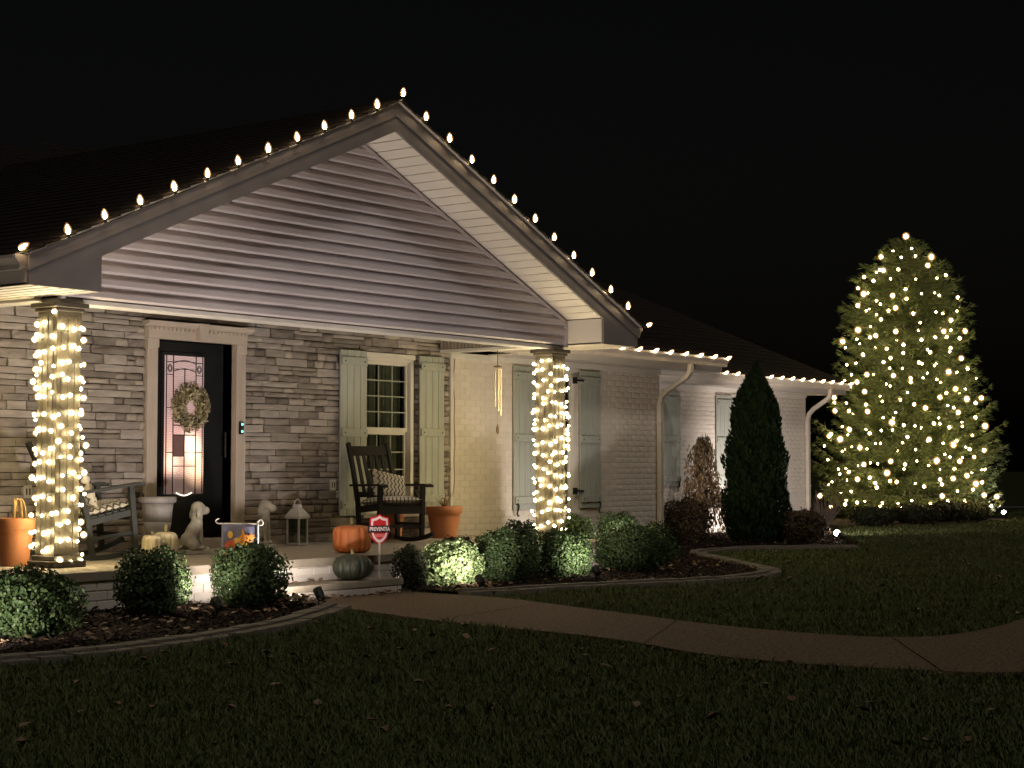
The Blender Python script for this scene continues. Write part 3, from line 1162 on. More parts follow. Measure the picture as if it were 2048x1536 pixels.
for cxq in ((xs_[1] + xs_[2]) / 2, (xs_[4] + xs_[5]) / 2):
    for r_ in (0.03, 0.018):
        came.tube([(cxq + r_ * math.cos(t), GY - 0.02, 2.265 + r_ * 1.3 * math.sin(t)) for t in np.linspace(0, 2 * PI, 13)], 0.005, 4)
came.build('leading', 'black_iron', door)
# bevel jewel and brass swag at the lite's foot, gleam painted as emission
MB().tube([(-0.64 + 0.21 * i / 8, GY - 0.03, 0.985 - 0.028 * math.sin(PI * i / 8)) for i in range(9)], 0.007, 6).build('bevel_swag', 'swag_glow', door)
hd = MB()
hd.tube([(0.02, GY - 0.05, 1.35), (0.02, GY - 0.05, 1.62)], 0.012, 8)
hd.tube([(0.02, GY, 1.38), (0.02, GY - 0.05, 1.38)], 0.010, 8)
hd.tube([(0.02, GY, 1.60), (0.02, GY - 0.05, 1.60)], 0.010, 8)
hd.build('handle', 'black_iron', door)
# pilasters, header with dentils and keystone
for x0, x1 in ((DOOR_X0 - 0.135, DOOR_X0 - 0.001), (DOOR_X1 + 0.001, DOOR_X1 + 0.135)):
    pil = box('pilaster', 'casing', house, x0, x1, DW - 0.075, DW - 0.002, ZP, 2.54, bevel=0.005)
    for i in range(5):
        xx = x0 + 0.022 + i * 0.0225
        box('flute', 'casing', pil, xx - 0.006, xx + 0.006, DW - 0.081, DW - 0.074, ZP + 0.2, 2.43, bevel=0.003)
    box('plinth', 'casing', pil, x0 - 0.008, x1 + 0.008, DW - 0.087, DW - 0.07, ZP, ZP + 0.17, bevel=0.004)
    box('pilaster_cap', 'casing', pil, x0 - 0.006, x1 + 0.006, DW - 0.085, DW - 0.07, 2.45, 2.54, bevel=0.004)
hdr = box('door_header', 'casing', house, DOOR_X0 - 0.14, DOOR_X1 + 0.14, DW - 0.09, DW - 0.002, 2.542, 2.66, bevel=0.004)
MB().prism([(DW - 0.09, 2.661), (DW - 0.15, 2.69), (DW - 0.155, 2.715), (DW - 0.002, 2.715), (DW - 0.002, 2.661)], DOOR_X0 - 0.185, DOOR_X1 + 0.185, 'yz').build('cornice', 'casing', hdr)
for i in range(24):
    xx = DOOR_X0 - 0.11 + i * 0.0565
    if abs(xx + 0.51) > 0.07:
        box('dentil', 'casing', hdr, xx - 0.012, xx + 0.012, DW - 0.11, DW - 0.089, 2.63, 2.658)
MB().prism([(-0.56, 2.55), (-0.46, 2.55), (-0.44, 2.72), (-0.58, 2.72)], DW - 0.165, DW - 0.09).build('keystone', 'casing', hdr, bevel=0.004)

# --- windows


def window(x0, x1, z0, z1, yw, cols=3):
    f = MB()
    y0, y1 = yw + 0.0, yw + 0.10
    f.box(x0, x0 + 0.055, y0, y1, z0, z1)
    f.box(x1 - 0.055, x1, y0, y1, z0, z1)
    f.box(x0 + 0.0551, x1 - 0.0551, y0, y1, z1 - 0.09, z1)
    f.box(x0 + 0.0551, x1 - 0.0551, y0, y1, z0, z0 + 0.05)
    wd = f.build('window', 'white_trim', house)
    box('sill', 'white_trim', wd, x0 - 0.05, x1 + 0.05, yw - 0.07, yw + 0.10, z0 - 0.055, z0 - 0.002, bevel=0.005)
    box('head_trim', 'white_trim', wd, x0 - 0.0, x1 + 0.0, yw - 0.03, yw + 0.02, z1 - 0.05, z1 + 0.008, bevel=0.004)
    zm = (z0 + z1) / 2 + 0.02
    for k_, (za, zb, yy) in enumerate(((zm, z1 - 0.09, yw + 0.045), (z0 + 0.05, zm, yw + 0.07))):
        s = MB()
        xa, xb = x0 + 0.056, x1 - 0.056
        s.box(xa, xa + 0.035, yy, yy + 0.03, za, zb)
        s.box(xb - 0.035, xb, yy, yy + 0.03, za, zb)
        s.box(xa + 0.0351, xb - 0.0351, yy, yy + 0.03, zb - 0.035, zb)
        s.box(xa + 0.0351, xb - 0.0351, yy - 0.004, yy + 0.03, za, za + 0.045)
        s.build('sash', 'white_trim', wd)
        ca, cb, ra, rb_ = xa + 0.035, xb - 0.035, za + 0.045, zb - 0.035
        mu = MB()
        for i in range(1, cols):
            xx = ca + (cb - ca) * i / cols
            mu.box(xx - 0.006, xx + 0.006, yy + 0.006, yy + 0.022, ra, rb_)
        for j in range(1, 4):
            zz = ra + (rb_ - ra) * j / 4
            mu.box(ca, cb, yy + 0.007, yy + 0.021, zz - 0.006, zz + 0.006)
        mu.build('muntin', 'shutter', wd)
        for i in range(cols):
            for j in range(4):
                p = MB().box(ca + (cb - ca) * i / cols + 0.008, ca + (cb - ca) * (i + 1) / cols - 0.008, yy + 0.012, yy + 0.015,
                             ra + (rb_ - ra) * j / 4 + 0.008, ra + (rb_ - ra) * (j + 1) / 4 - 0.008)
                p.build('pane', 'window_glass', wd)
    # drawn blind and dark room behind
    rm = MB()
    rm.box(x0, x1, yw + 0.7, yw + 0.72, z0, z1)
    rm.box(x0 - 0.02, x0, yw + 0.11, yw + 0.7, z0, z1)
    rm.box(x1, x1 + 0.02, yw + 0.11, yw + 0.7, z0, z1)
    rm.box(x0, x1, yw + 0.11, yw + 0.7, z1, z1 + 0.02)
    rm.box(x0, x1, yw + 0.11, yw + 0.7, z0 - 0.02, z0)
    rm.build('dark_room', 'mortar_dark', wd)
    cu = MB()
    n = 24
    for side_x0, side_x1 in ((x0 + 0.03, (x0 + x1) / 2 - 0.03), ((x0 + x1) / 2 + 0.03, x1 - 0.03)):
        b0 = len(cu.v)
        for i in range(n + 1):
            xx = side_x0 + (side_x1 - side_x0) * i / n
            yy = yw + 0.17 + 0.018 * math.sin(i * 1.4)
            cu.v += [(xx, yy, z0 + 0.01), (xx, yy, z1 - 0.01)]
        for i in range(n):
            cu.f.append((b0 + 2 * i, b0 + 2 * i + 2, b0 + 2 * i + 3, b0 + 2 * i + 1))
    M('curtain', (0.36, 0.36, 0.30), rough=0.9) if 'curtain' not in MATS else None
    cu.build('curtain', 'curtain', wd)
    return wd


window(*WIN_A, DW)
window(*WIN_B, DW)
window(14.06, 15.2, 0.95, 2.54, DW2)

# --- shutters


def shutter(x0, x1, z0, z1, yf, planks=4, hook=None, bats=None):
    s = box('shutter', 'groove', house, x0 + 0.01, x1 - 0.01, yf + 0.001, yf + 0.012, z0 + 0.01, z1 - 0.01)
    w = (x1 - x0) / planks
    for i in range(planks):
        box('plank', 'shutter', s, x0 + i * w + 0.003, x0 + (i + 1) * w - 0.003, yf - 0.020, yf, z0 + random.uniform(-0.003, 0.003), z1 + random.uniform(-0.003, 0.003), bevel=0.003)
    H_ = z1 - z0
    for zc in bats or (z1 - 0.125, (z0 + z1) / 2, z0 + 0.125):
        bt = box('batten', 'shutter', s, x0 + 0.012, x1 - 0.012, yf - 0.042, yf - 0.0205, zc - 0.047, zc + 0.047, bevel=0.004)
        for xx in (x0 + 0.06, x1 - 0.06):
            MB().box(xx - 0.008, xx + 0.008, yf - 0.046, yf - 0.041, zc - 0.008, zc + 0.008).build('bolt', 'black_iron', bt)
    return s


YS = DW - 0.062
shutter(1.63, 2.08, 0.70, 2.58, YS)
shutter(3.02, 3.48, 0.75, 2.58, YS)
YB = DW - 0.022
shutter(4.94, 5.42, 0.70, 2.555, YB)
shutter(6.43, 6.92, 0.70, 2.555, YB)
YB2 = DW2 - 0.022
shutter(11.74, 12.27, 0.94, 2.52, YB2)
shutter(13.47, 14.02, 0.94, 2.52, YB2)


def s_hook(x, z, y):
    pts = [(x - 0.03, y, z + 0.075), (x - 0.005, y - 0.01, z + 0.085), (x + 0.018, y - 0.012, z + 0.05), (x, y - 0.012, z), (x - 0.02, y - 0.012, z - 0.04), (x, y - 0.01, z - 0.075), (x + 0.03, y, z - 0.07)]
    MB().tube(pts, 0.011, 6).build('shutter_dog', 'black_iron', house)


s_hook(6.87, 0.70, YB - 0.03)
s_hook(5.00, 0.70, YB - 0.03)
s_hook(12.20, 1.0, YB2 - 0.03)
for x_, z_ in ((2.97, 2.45), (2.97, 0.95)):
    box('hinge', 'black_iron', house, x_ - 0.05, x_ + 0.08, YS - 0.03, YS - 0.015, z_ - 0.02, z_ + 0.02)
for x_, z_ in ((6.41, 2.42), (6.41, 0.93)):
    hg = box('hinge', 'black_iron', house, x_ - 0.10, x_ + 0.06, YB - 0.055, YB - 0.035, z_ - 0.012, z_ + 0.012)
    box('hinge_plate', 'black_iron', hg, x_ - 0.13, x_ - 0.10, YB - 0.06, YB + 0.0, z_ - 0.045, z_ + 0.045)

# --- downspouts
def downspout(x, ytop, ywall, xt):
    pts = [(xt, ytop, 2.735), (xt, ytop, 2.62), (xt - 0.005, ytop + 0.05, 2.55), ((x + xt) / 2, ywall - 0.10, 2.36), (x, ywall - 0.03, 2.26), (x, ywall, 2.15), (x, ywall, 1.2), (x, ywall, 0.12)]
    d = MB().rtube(pts, 0.042, 0.034, up=(1, 0, 0)).build('downspout', 'gutter_white', house, bevel=0.008)
    for z_ in (1.9, 0.9):
        box('strap', 'gutter_white', d, x - 0.048, x + 0.048, ywall - 0.04, ywall + 0.05, z_ - 0.012, z_ + 0.012)


downspout(8.42, 1.80, DW - 0.065, 8.52)
downspout(16.86, 3.80, DW2 - 0.065, 16.95)

# small fittings on the house
kp = box('door_keypad', 'black_iron', house, 0.055, 0.105, DW - 0.115, DW - 0.083, 1.595, 1.725, bevel=0.004)
for z_ in (1.70, 1.625):
    MB().lathe([(0.001, 0.0), (0.013, 0.0), (0.011, 0.006), (0.001, 0.009)], 12).build('indicator_light', 'led_green', kp, loc=(0.078, DW - 0.1155, z_), rot=(R(90), 0, 0))
for x_, z_ in ((1.54, 1.05), (-2.60, 1.02)):
    ol = box('outlet', 'plastic_white', house, x_ - 0.045, x_ + 0.045, DW - 0.062, DW - 0.045, z_ - 0.06, z_ + 0.06, bevel=0.006)
    for dx in (-0.018, 0.018):
        box('socket', 'black_iron', ol, x_ + dx - 0.007, x_ + dx + 0.007, DW - 0.064, DW - 0.061, z_ - 0.03, z_ + 0.03)

# ------------------------------------------------------------------ porch things
def pot(name, label, loc, rt_, rb_, h, plant):
    t = thing(name, label, 'flower pot', loc, 0)
    pr = [(rb_, 0), (rb_ * 1.02, 0.01)] + [(rb_ + (rt_ * 0.9 - rb_) * i / 6, h * 0.76 * i / 6) for i in range(1, 7)] + [(rt_ * 0.93, h * 0.765), (rt_ * 0.97, h * 0.775), (rt_, h * 0.99), (rt_ * 0.985, h), (rt_ * 0.88, h), (rt_ * 0.86, h * 0.93), (0.01, h * 0.92)]
    MB().lathe(pr, 36).build('pot_body', 'terracotta', t, smooth=True)
    MB().lathe([(rt_ * 0.85, h * 0.925), (rt_ * 0.5, h * 0.94), (0.01, h * 0.945)], 20).build('soil', 'mulch', t)
    V, F = [], []
    rg = random.Random(hash(label) % 1000)
    for i in range(plant):
        a = rg.uniform(0, 2 * PI)
        l_ = rg.uniform(0.10, 0.26)
        lean = rg.uniform(0.25, 0.9)
        mbp = []
        for j in range(6):
            u = j / 5
            mbp.append((math.cos(a) * u * l_ * lean, math.sin(a) * u * l_ * lean, h * 0.93 + l_ * (u - 0.45 * lean * u * u)))
        w = 0.006
        for j in range(5):
            p, q = mbp[j], mbp[j + 1]
            sx_, sy_ = -math.sin(a) * w * (1 - j / 6), math.cos(a) * w * (1 - j / 6)
            n = len(V)
            V += [(p[0] - sx_, p[1] - sy_, p[2]), (p[0] + sx_, p[1] + sy_, p[2]), (q[0] + sx_, q[1] + sy_, q[2]), (q[0] - sx_, q[1] - sy_, q[2])]
            F.append((n, n + 1, n + 2, n + 3))
    put('dry_foliage', mesh_arrays('dry_foliage', V, F), 'straw', t)
    return t


pl = pot('terracotta_pot', 'tall terracotta pot with looped dry stalks beside the lit column at the far left', (-3.62, 1.08, ZP + 0.001), 0.165, 0.11, 0.40, 6)
for i, (dx, a) in enumerate(((0.02, 0.3), (0.05, -0.4), (-0.01, 0.9), (0.03, 1.6))):
    pts = [(dx - 0.05 * math.cos(a) * math.cos(t_), -0.05 * math.sin(a) * math.cos(t_), 0.36 + 0.20 * math.sin(t_)) for t_ in np.linspace(0, PI, 12)]
    MB().tube(pts, 0.009, 6).build('stalk', 'straw', pl)
pot('terracotta_pot', 'wide terracotta pot with dry grass by the white brick wall', (3.02, 1.86, ZP + 0.001), 0.215, 0.145, 0.37, 46)
pot('terracotta_pot', 'small terracotta pot half hidden behind the black rocking chair', (2.30, 2.02, ZP + 0.001), 0.13, 0.09, 0.33, 4)

# white urn planter
t = thing('urn_planter', 'empty white fluted urn planter standing left of the front door', 'planter', (-1.36, 1.88, ZP + 0.001))
MB().lathe([(0.11, 0), (0.115, 0.02), (0.09, 0.05), (0.075, 0.09), (0.085, 0.13), (0.11, 0.18), (0.125, 0.24), (0.135, 0.30)], 40,
           rib=lambda a: 1 + 0.012 * math.cos(20 * a)).build('urn_foot', 'planter_white', t, smooth=True)
MB().lathe([(0.136, 0.30), (0.142, 0.40), (0.152, 0.475)], 80, rib=lambda a: 1 + 0.014 * math.cos(20 * a)).build('urn_bowl', 'planter_white', t, smooth=True)
MB().lathe([(0.15, 0.476), (0.178, 0.485), (0.185, 0.50), (0.185, 0.53), (0.175, 0.54), (0.15, 0.54), (0.145, 0.44), (0.01, 0.43)], 40).build('urn_rim', 'planter_white', t)


def pumpkin(label, loc, r, h, mat, ribs=12, stem=0.05, flat=0.82, cat='pumpkin', lean=0):
    t = thing('pumpkin', label, cat, loc, random.uniform(0, 1))
    pr = []
    n = 16
    for i in range(n + 1):
        a = -PI / 2 + PI * i / n
        ca, sa = math.cos(a), math.sin(a)
        pr.append((max(r * math.copysign(abs(ca) ** flat, ca), 0.012), h / 2 + h / 2 * math.copysign(abs(sa) ** flat, sa)))
    pr[-1] = (0.012, h * 0.96)
    MB().lathe(pr, ribs * 8, rib=lambda a: 1 - 0.11 * (1 - abs(math.sin(ribs * a / 2))) ** 3).build('flesh', mat, t, smooth=True)
    MB().tube([(0, 0, h * 0.93), (0.004, 0, h + stem * 0.4), (0.012, 0.005, h + stem), (0.022, 0.01, h + stem * 1.25)], [0.026, 0.017, 0.014, 0.016], 8).build('stem', 'stem', t, smooth=True)
    return t


pumpkin('bright orange pumpkin standing at the porch edge above the step', (-0.27, 0.32, ZP + 0.001), 0.185, 0.265, 'pumpkin_orange', 10, 0.055, 0.42)
pumpkin('dark green striped pumpkin sitting on the step below the orange one', (-0.93, -0.29, 0.216), 0.185, 0.235, 'pumpkin_green', 12, 0.03, 0.85)
pumpkin('white pumpkin with a tall stem beside the dog statue', (-1.93, 1.12, ZP + 0.001), 0.115, 0.235, 'pumpkin_white', 9, 0.055, 0.55)
pumpkin('small white pumpkin nearest the grey rocking chair', (-2.14, 1.06, ZP + 0.001), 0.095, 0.215, 'pumpkin_white', 8, 0.015, 0.45)


def remesh_blob(name, ell, voxel, mat, parent):
    import bmesh
    bm = bmesh.new()
    for e in ell:
        c, r = e[0], e[1]
        rot = e[2] if len(e) > 2 else (0, 0, 0)
        mt = Matrix.Translation(c) @ Euler(rot).to_matrix().to_4x4() @ Matrix.Diagonal((*r, 1))
        bmesh.ops.create_uvsphere(bm, u_segments=20, v_segments=12, radius=1, matrix=mt)
    me = bpy.data.meshes.new(name + '_src')
    bm.to_mesh(me)
    bm.free()
    tmp = bpy.data.objects.new('tmp', me)
    COL.objects.link(tmp)
    rm = tmp.modifiers.new('r', 'REMESH')
    rm.mode = 'VOXEL'
    rm.voxel_size = voxel
    sm = tmp.modifiers.new('s', 'SMOOTH')
    sm.iterations = 4
    sm.factor = 0.5
    dg = bpy.context.evaluated_depsgraph_get()
    me2 = bpy.data.meshes.new_from_object(tmp.evaluated_get(dg))
    me2.name = name
    bpy.data.objects.remove(tmp)
    me2.materials.clear()
    return put(name, me2, mat, parent, smooth=True)


def dog_statue(label, loc, rotz):
    # a seated hound, looking along local +x
    t = thing('dog_statue', label, 'statue', loc, rotz)
    MB().box(-0.13, 0.13, -0.085, 0.085, 0, 0.045).build('plinth', 'statue', t, bevel=0.008)
    E = [((-0.055, 0, 0.13), (0.085, 0.085, 0.085)), ((-0.02, 0, 0.20), (0.07, 0.068, 0.12), (0, 0.35, 0)), ((0.025, 0, 0.27), (0.062, 0.058, 0.105), (0, 0.12, 0)),
         ((0.03, 0, 0.36), (0.058, 0.055, 0.08), (0, 0.15, 0)), ((0.04, 0, 0.44), (0.07, 0.062, 0.062)), ((0.108, 0, 0.415), (0.062, 0.04, 0.042), (0, 0.12, 0)),
         ((0.15, 0, 0.425), (0.016, 0.018, 0.014)), ((0.09, 0, 0.458), (0.02, 0.032, 0.018)), ((-0.05, 0.072, 0.09), (0.07, 0.035, 0.06)), ((-0.05, -0.072, 0.09), (0.07, 0.035, 0.06)),
         ((0.015, 0.075, 0.058), (0.055, 0.026, 0.02)), ((0.015, -0.075, 0.058), (0.055, 0.026, 0.02)), ((-0.13, 0.03, 0.06), (0.04, 0.016, 0.016), (0, 0, 0.6))]
    for s_ in (-1, 1):
        E += [((0.058, 0.034 * s_, 0.16), (0.024, 0.022, 0.12)), ((0.075, 0.036 * s_, 0.058), (0.035, 0.025, 0.018)), ((0.02, 0.064 * s_, 0.395), (0.032, 0.015, 0.068), (0.12 * s_, 0.2, 0))]
    remesh_blob('body', E, 0.009, 'statue', t)
    return t


dog_statue('pale stone seated dog statue left of the door, facing the doorway', (-1.36, 1.36, ZP + 0.001), R(-12))
dog_statue('pale stone seated dog statue behind the garden flag, facing the doorway', (-0.16, 1.66, ZP + 0.001), R(-75))

# lantern
t = thing('lantern', 'tall white metal lantern standing against the stone wall', 'lantern', (0.52, 1.82, ZP + 0.001), R(8))
box('lantern_base', 'lantern_white', t, -0.085, 0.085, -0.085, 0.085, 0, 0.03, bevel=0.004)
for sx in (-1, 1):
    for sy in (-1, 1):
        box('post', 'lantern_white', t, sx * 0.072 - 0.009, sx * 0.072 + 0.009, sy * 0.072 - 0.009, sy * 0.072 + 0.009, 0.03, 0.285)
for a in range(4):
    p = MB().box(-0.062, 0.062, -0.001, 0.001, 0.032, 0.283).build('pane', 'window_glass', t)
    p.location = (0.072 * math.sin(a * PI / 2), -0.072 * math.cos(a * PI / 2), 0)
    p.rotation_euler = (0, 0, a * PI / 2)
lt = MB()
ring = lambda h_, z_: [(-h_, -h_, z_), (h_, -h_, z_), (h_, h_, z_), (-h_, h_, z_)]
lv = ring(0.095, 0.285) + ring(0.095, 0.31) + ring(0.05, 0.385) + ring(0.035, 0.395) + ring(0.035, 0.43) + ring(0.012, 0.44)
lf = [(3, 2, 1, 0)] + [(i * 4 + k_, i * 4 + (k_ + 1) % 4, i * 4 + 4 + (k_ + 1) % 4, i * 4 + 4 + k_) for i in range(5) for k_ in range(4)] + [(20, 21, 22, 23)]
lt.add(lv, lf)
lt.build('lantern_roof', 'lantern_white', t)
MB().tube([(0.055 * math.cos(a), 0, 0.435 + 0.055 * math.sin(a)) for a in np.linspace(0, PI, 12)], 0.006, 6).build('handle', 'lantern_white', t)
MB().lathe([(0.03, 0.031), (0.03, 0.12), (0.005, 0.122)], 16).build('candle', 'candle', t)


# cushions
def cushion_mesh(w, h, th, n=14, name='cushion'):
    V, F = [], []
    for side in (-1, 1):
        for j in range(n + 1):
            for i in range(n + 1):
                u, v = 2 * i / n - 1, 2 * j / n - 1
                k_ = (max(0, 1 - u ** 4) * max(0, 1 - v ** 4)) ** 0.5
                pin = 1 - 0.06 * (1 - abs(u)) * abs(v) ** 3 - 0.0
                pin2 = 1 - 0.06 * (1 - abs(v)) * abs(u) ** 3
                V.append((u * w / 2 * pin2, side * th / 2 * k_, v * h / 2 * pin))
    m_ = (n + 1) * (n + 1)
    for s_ in (0, 1):
        for j in range(n):
            for i in range(n):
                a = s_ * m_ + j * (n + 1) + i
                q = (a, a + 1, a + n + 2, a + n + 1)
                F.append(q if s_ == 0 else q[::-1])
    return mesh_arrays(name, V, F)


def rocking_chair(label, loc, rotz, mat, tilt=0.0):
    t = thing('rocking_chair', label, 'rocking chair', loc, rotz)
    t.rotation_euler = (tilt, 0, rotz)
    for s_ in (-1, 1):
        pts = [(s_ * 0.27, y_, 0.022 + y_ * y_ * 0.36) for y_ in np.linspace(-0.46, 0.52, 15)]
        MB().rtube(pts, 0.017, 0.022).build('runner', mat, t)
        MB().rtube([(s_ * 0.285, -0.23, 0.045), (s_ * 0.285, -0.245, 0.62)], 0.022, 0.024).build('front_leg', mat, t)
        MB().rtube([(s_ * 0.262, 0.20, 0.045), (s_ * 0.262, 0.22, 0.42), (s_ * 0.262, 0.32, 0.80), (s_ * 0.262, 0.425, 1.10)], 0.02, 0.024).build('back_post', mat, t)
        arm = [(s_ * 0.305, -0.36, 0.618), (s_ * 0.305, -0.30, 0.635), (s_ * 0.305, 0.0, 0.63), (s_ * 0.295, 0.27, 0.628)]
        MB().rtube(arm, 0.048, 0.012).build('armrest', mat, t)
        MB().rtube([(s_ * 0.275, -0.225, 0.20), (s_ * 0.264, 0.20, 0.20)], 0.012, 0.016).build('stretcher', mat, t)
        MB().rtube([(s_ * 0.278, -0.225, 0.385), (s_ * 0.264, 0.215, 0.35)], 0.014, 0.028).build('seat_rail', mat, t)
    MB().rtube([(-0.275, -0.23, 0.18), (0.275, -0.23, 0.18)], 0.016, 0.012, up=(0, 0, 1)).build('stretcher', mat, t)
    MB().rtube([(-0.275, -0.245, 0.36), (0.275, -0.245, 0.36)], 0.045, 0.014, up=(0, 0, 1)).build('front_apron', mat, t)
    for i in range(7):
        y_ = -0.255 + i * 0.075
        z_ = 0.415 - 0.075 * i * 0.075
        MB().box(-0.275, 0.275, y_, y_ + 0.062, z_, z_ + 0.016).build('seat_slat', mat, t)
    mt = Matrix.Translation((0, 0.315, 0.78)) @ Matrix.Rotation(R(-19), 4, 'X')
    MB().box(-0.25, 0.25, -0.013, 0.013, 0.19, 0.30, mt).build('top_rail', mat, t, bevel=0.004)
    MB().box(-0.25, 0.25, -0.013, 0.013, -0.30, -0.24, mt).build('bottom_rail', mat, t, bevel=0.004)
    for i in range(5):
        x_ = -0.168 + i * 0.084
        MB().box(x_ - 0.02, x_ + 0.02, -0.008, 0.008, -0.24, 0.19, mt).build('back_slat', mat, t)
    return t


CH_R = (1.77, 1.63, ZP + 0.001)
rocking_chair('black rocking chair in front of the stone wall window', CH_R, R(-14), 'chair_black')
CH_L = (-2.45, 1.45, ZP + 0.012)
TL = R(-7)
rocking_chair('grey rocking chair seen from the side, behind the lit column', CH_L, R(82), 'chair_grey', TL)


def cushion(name, label, base, rotz, off, rot, dims, tilt=0.0):
    mt = Matrix.Translation(base) @ Matrix.Rotation(rotz, 4, 'Z') @ Matrix.Rotation(tilt, 4, 'X') @ Matrix.Translation(off) @ Euler(rot).to_matrix().to_4x4()
    o = put(name, cushion_mesh(*dims), 'chevron_fabric', smooth=True)
    o.matrix_world = mt
    tag(o, label, 'cushion' if 'seat' in name else 'pillow')
    return o


cushion('seat_cushion', 'chevron seat pad on the black rocking chair', CH_R, R(-14), (0, -0.03, 0.455), (R(86), 0, 0), (0.52, 0.49, 0.10))
cushion('throw_pillow', 'tilted chevron throw pillow leaning on the black rocking chair back', CH_R, R(-14), (0.05, 0.06, 0.625), (R(-20), R(11), 0), (0.46, 0.31, 0.13))
cushion('seat_cushion', 'chevron seat pad on the grey rocking chair', CH_L, R(82), (0, -0.03, 0.445), (R(86), 0, 0), (0.52, 0.49, 0.10), TL)
cushion('throw_pillow', 'upright chevron pillow on the grey rocking chair behind the column', CH_L, R(82), (0.0, 0.13, 0.66), (R(-16), 0, 0), (0.44, 0.40, 0.13), TL)

# wind chime
t = thing('wind_chime', 'metal wind chime hanging from the porch beam before the white wall', 'wind chime', (3.52, 1.45, 2.62))
MB().tube([(0, 0, 0.03), (0.012, 0, 0.045), (0, 0, 0.06), (-0.008, 0, 0.03), (0, 0, 0), (0, 0, -0.16)], 0.004, 5).build('hook', 'black_iron', t)
MB().lathe([(0.01, -0.185), (0.05, -0.182), (0.05, -0.17), (0.005, -0.16)], 20).build('top_disc', 'wood_brown', t)
for i in range(5):
    a = 2 * PI * i / 5 + 0.3
    l_ = 0.36 + 0.05 * i
    MB().tube([(0.036 * math.cos(a), 0.036 * math.sin(a), -0.20), (0.036 * math.cos(a), 0.036 * math.sin(a), -0.20 - l_)], 0.010, 8).build('chime_tube', 'chime_metal', t)
MB().tube([(0, 0, -0.18), (0, 0, -0.86)], 0.002, 4).build('string', 'cord_tan', t)
MB().lathe([(0.004, -0.98), (0.018, -0.955), (0.02, -0.91), (0.004, -0.86)], 10).build('wind_catcher', 'wood_brown', t)

# extension cord hanging down the corner trim
pts = [(3.73 + 0.012 * math.sin(z_ * 5) + 0.008 * math.sin(z_ * 13), DW - 0.035 - 0.005 * math.sin(z_ * 7), z_) for z_ in np.linspace(2.58, 0.62, 40)]
pts += [(3.66, DW - 0.08, 0.5), (3.5, DW - 0.1, ZP + 0.012), (3.34, DW - 0.07, ZP + 0.01)]
tag(MB().tube(pts, 0.0055, 5).build('extension_cord', 'cord_tan'), 'tan extension cord hanging down the corner beside the white brick', 'cord')

# wreath on the door
t = thing('wreath', 'dried green and tan leaf wreath hanging on the black front door', 'wreath', (-0.50, GY - 0.075, 1.87))
MB().tube([(0.165 * math.cos(a), 0, 0.165 * math.sin(a)) for a in np.linspace(0, 2 * PI, 25)], 0.028, 7, cap=False).build('ring', 'twig', t)
nW = 1700
th = RNG.uniform(0, 2 * PI, nW)
ph = RNG.uniform(0, 2 * PI, nW)
rr = RNG.uniform(0.02, 0.10, nW)
cW = np.stack([(0.165 + rr * np.cos(ph)) * np.cos(th), -np.abs(rr * np.sin(ph)) * 0.7 + 0.01, (0.165 + rr * np.cos(ph)) * np.sin(th)], 1)


def leaf_cloud(c, nrm, size, aspect=0.5, jitter=0.9, fold=0.25):
    """one rhombic, slightly folded leaf at each centre; returns verts, quads"""
    n = len(c)
    d = nrm + RNG.normal(0, jitter, (n, 3))
    d /= np.linalg.norm(d, axis=1, keepdims=True) + 1e-9
    a = RNG.normal(0, 1, (n, 3))
    u = np.cross(d, a)
    u /= np.linalg.norm(u, axis=1, keepdims=True) + 1e-9
    w = np.cross(d, u)
    s = (size * RNG.uniform(0.65, 1.25, n))[:, None]
    p0 = c - u * s * 0.5
    p1 = c + w * s * aspect * 0.5 + d * s * fold * 0.3
    p2 = c + u * s * 0.5
    p3 = c - w * s * aspect * 0.5 + d * s * fold * 0.3
    V = np.stack([p0, p1, p2, p3], 1).reshape(-1, 3)
    F = np.arange(4 * n).reshape(n, 4)
    return V, F


V, F = leaf_cloud(cW, np.stack([np.cos(th), -0.5 + 0 * th, np.sin(th)], 1), 0.07, 0.36)
put('leaves', mesh_arrays('leaves', V, F), 'wreath', t)

# garden flag
t = thing('garden_flag', 'small autumn leaf garden flag on a white crook pole', 'flag', (-2.40, -0.34, GZ + 0.01), R(-66))
pole = [(0.165, 0, -0.05), (0.165, 0, 0.70)] + [(0.165 + 0.022 - 0.022 * math.cos(a), 0, 0.70 + 0.024 * math.sin(a)) for a in np.linspace(0.2, 2 * PI * 0.85, 10)]
MB().tube(pole, 0.005, 6).build('pole', 'plastic_white', t)
arm = [(0.165, 0, 0.690), (-0.19, 0, 0.690)] + [(-0.19 - 0.028 * math.sin(a), 0, 0.71 - 0.02 * math.cos(a)) for a in np.linspace(0, PI, 8)]
MB().tube(arm, 0.005, 6).build('arm', 'plastic_white', t)
fb = MB()
nx_, nz_ = 16, 16
fy = lambda u, v: 0.012 * math.sin(u * 7) * (0.3 + v) - 0.002
for j in range(nz_ + 1):
    for i in range(nx_ + 1):
        u, v = i / nx_, j / nz_
        fb.v.append((-0.165 + 0.315 * u, fy(u, v), 0.688 - 0.44 * v))
for j in range(nz_):
    for i in range(nx_):
        a = j * (nx_ + 1) + i
        fb.f.append((a, a + nx_ + 1, a + nx_ + 2, a + 1))
fl = fb.build('banner', 'flag_blue', t, smooth=True)
sol = fl.modifiers.new('thickness', 'SOLIDIFY')
sol.thickness = 0.002


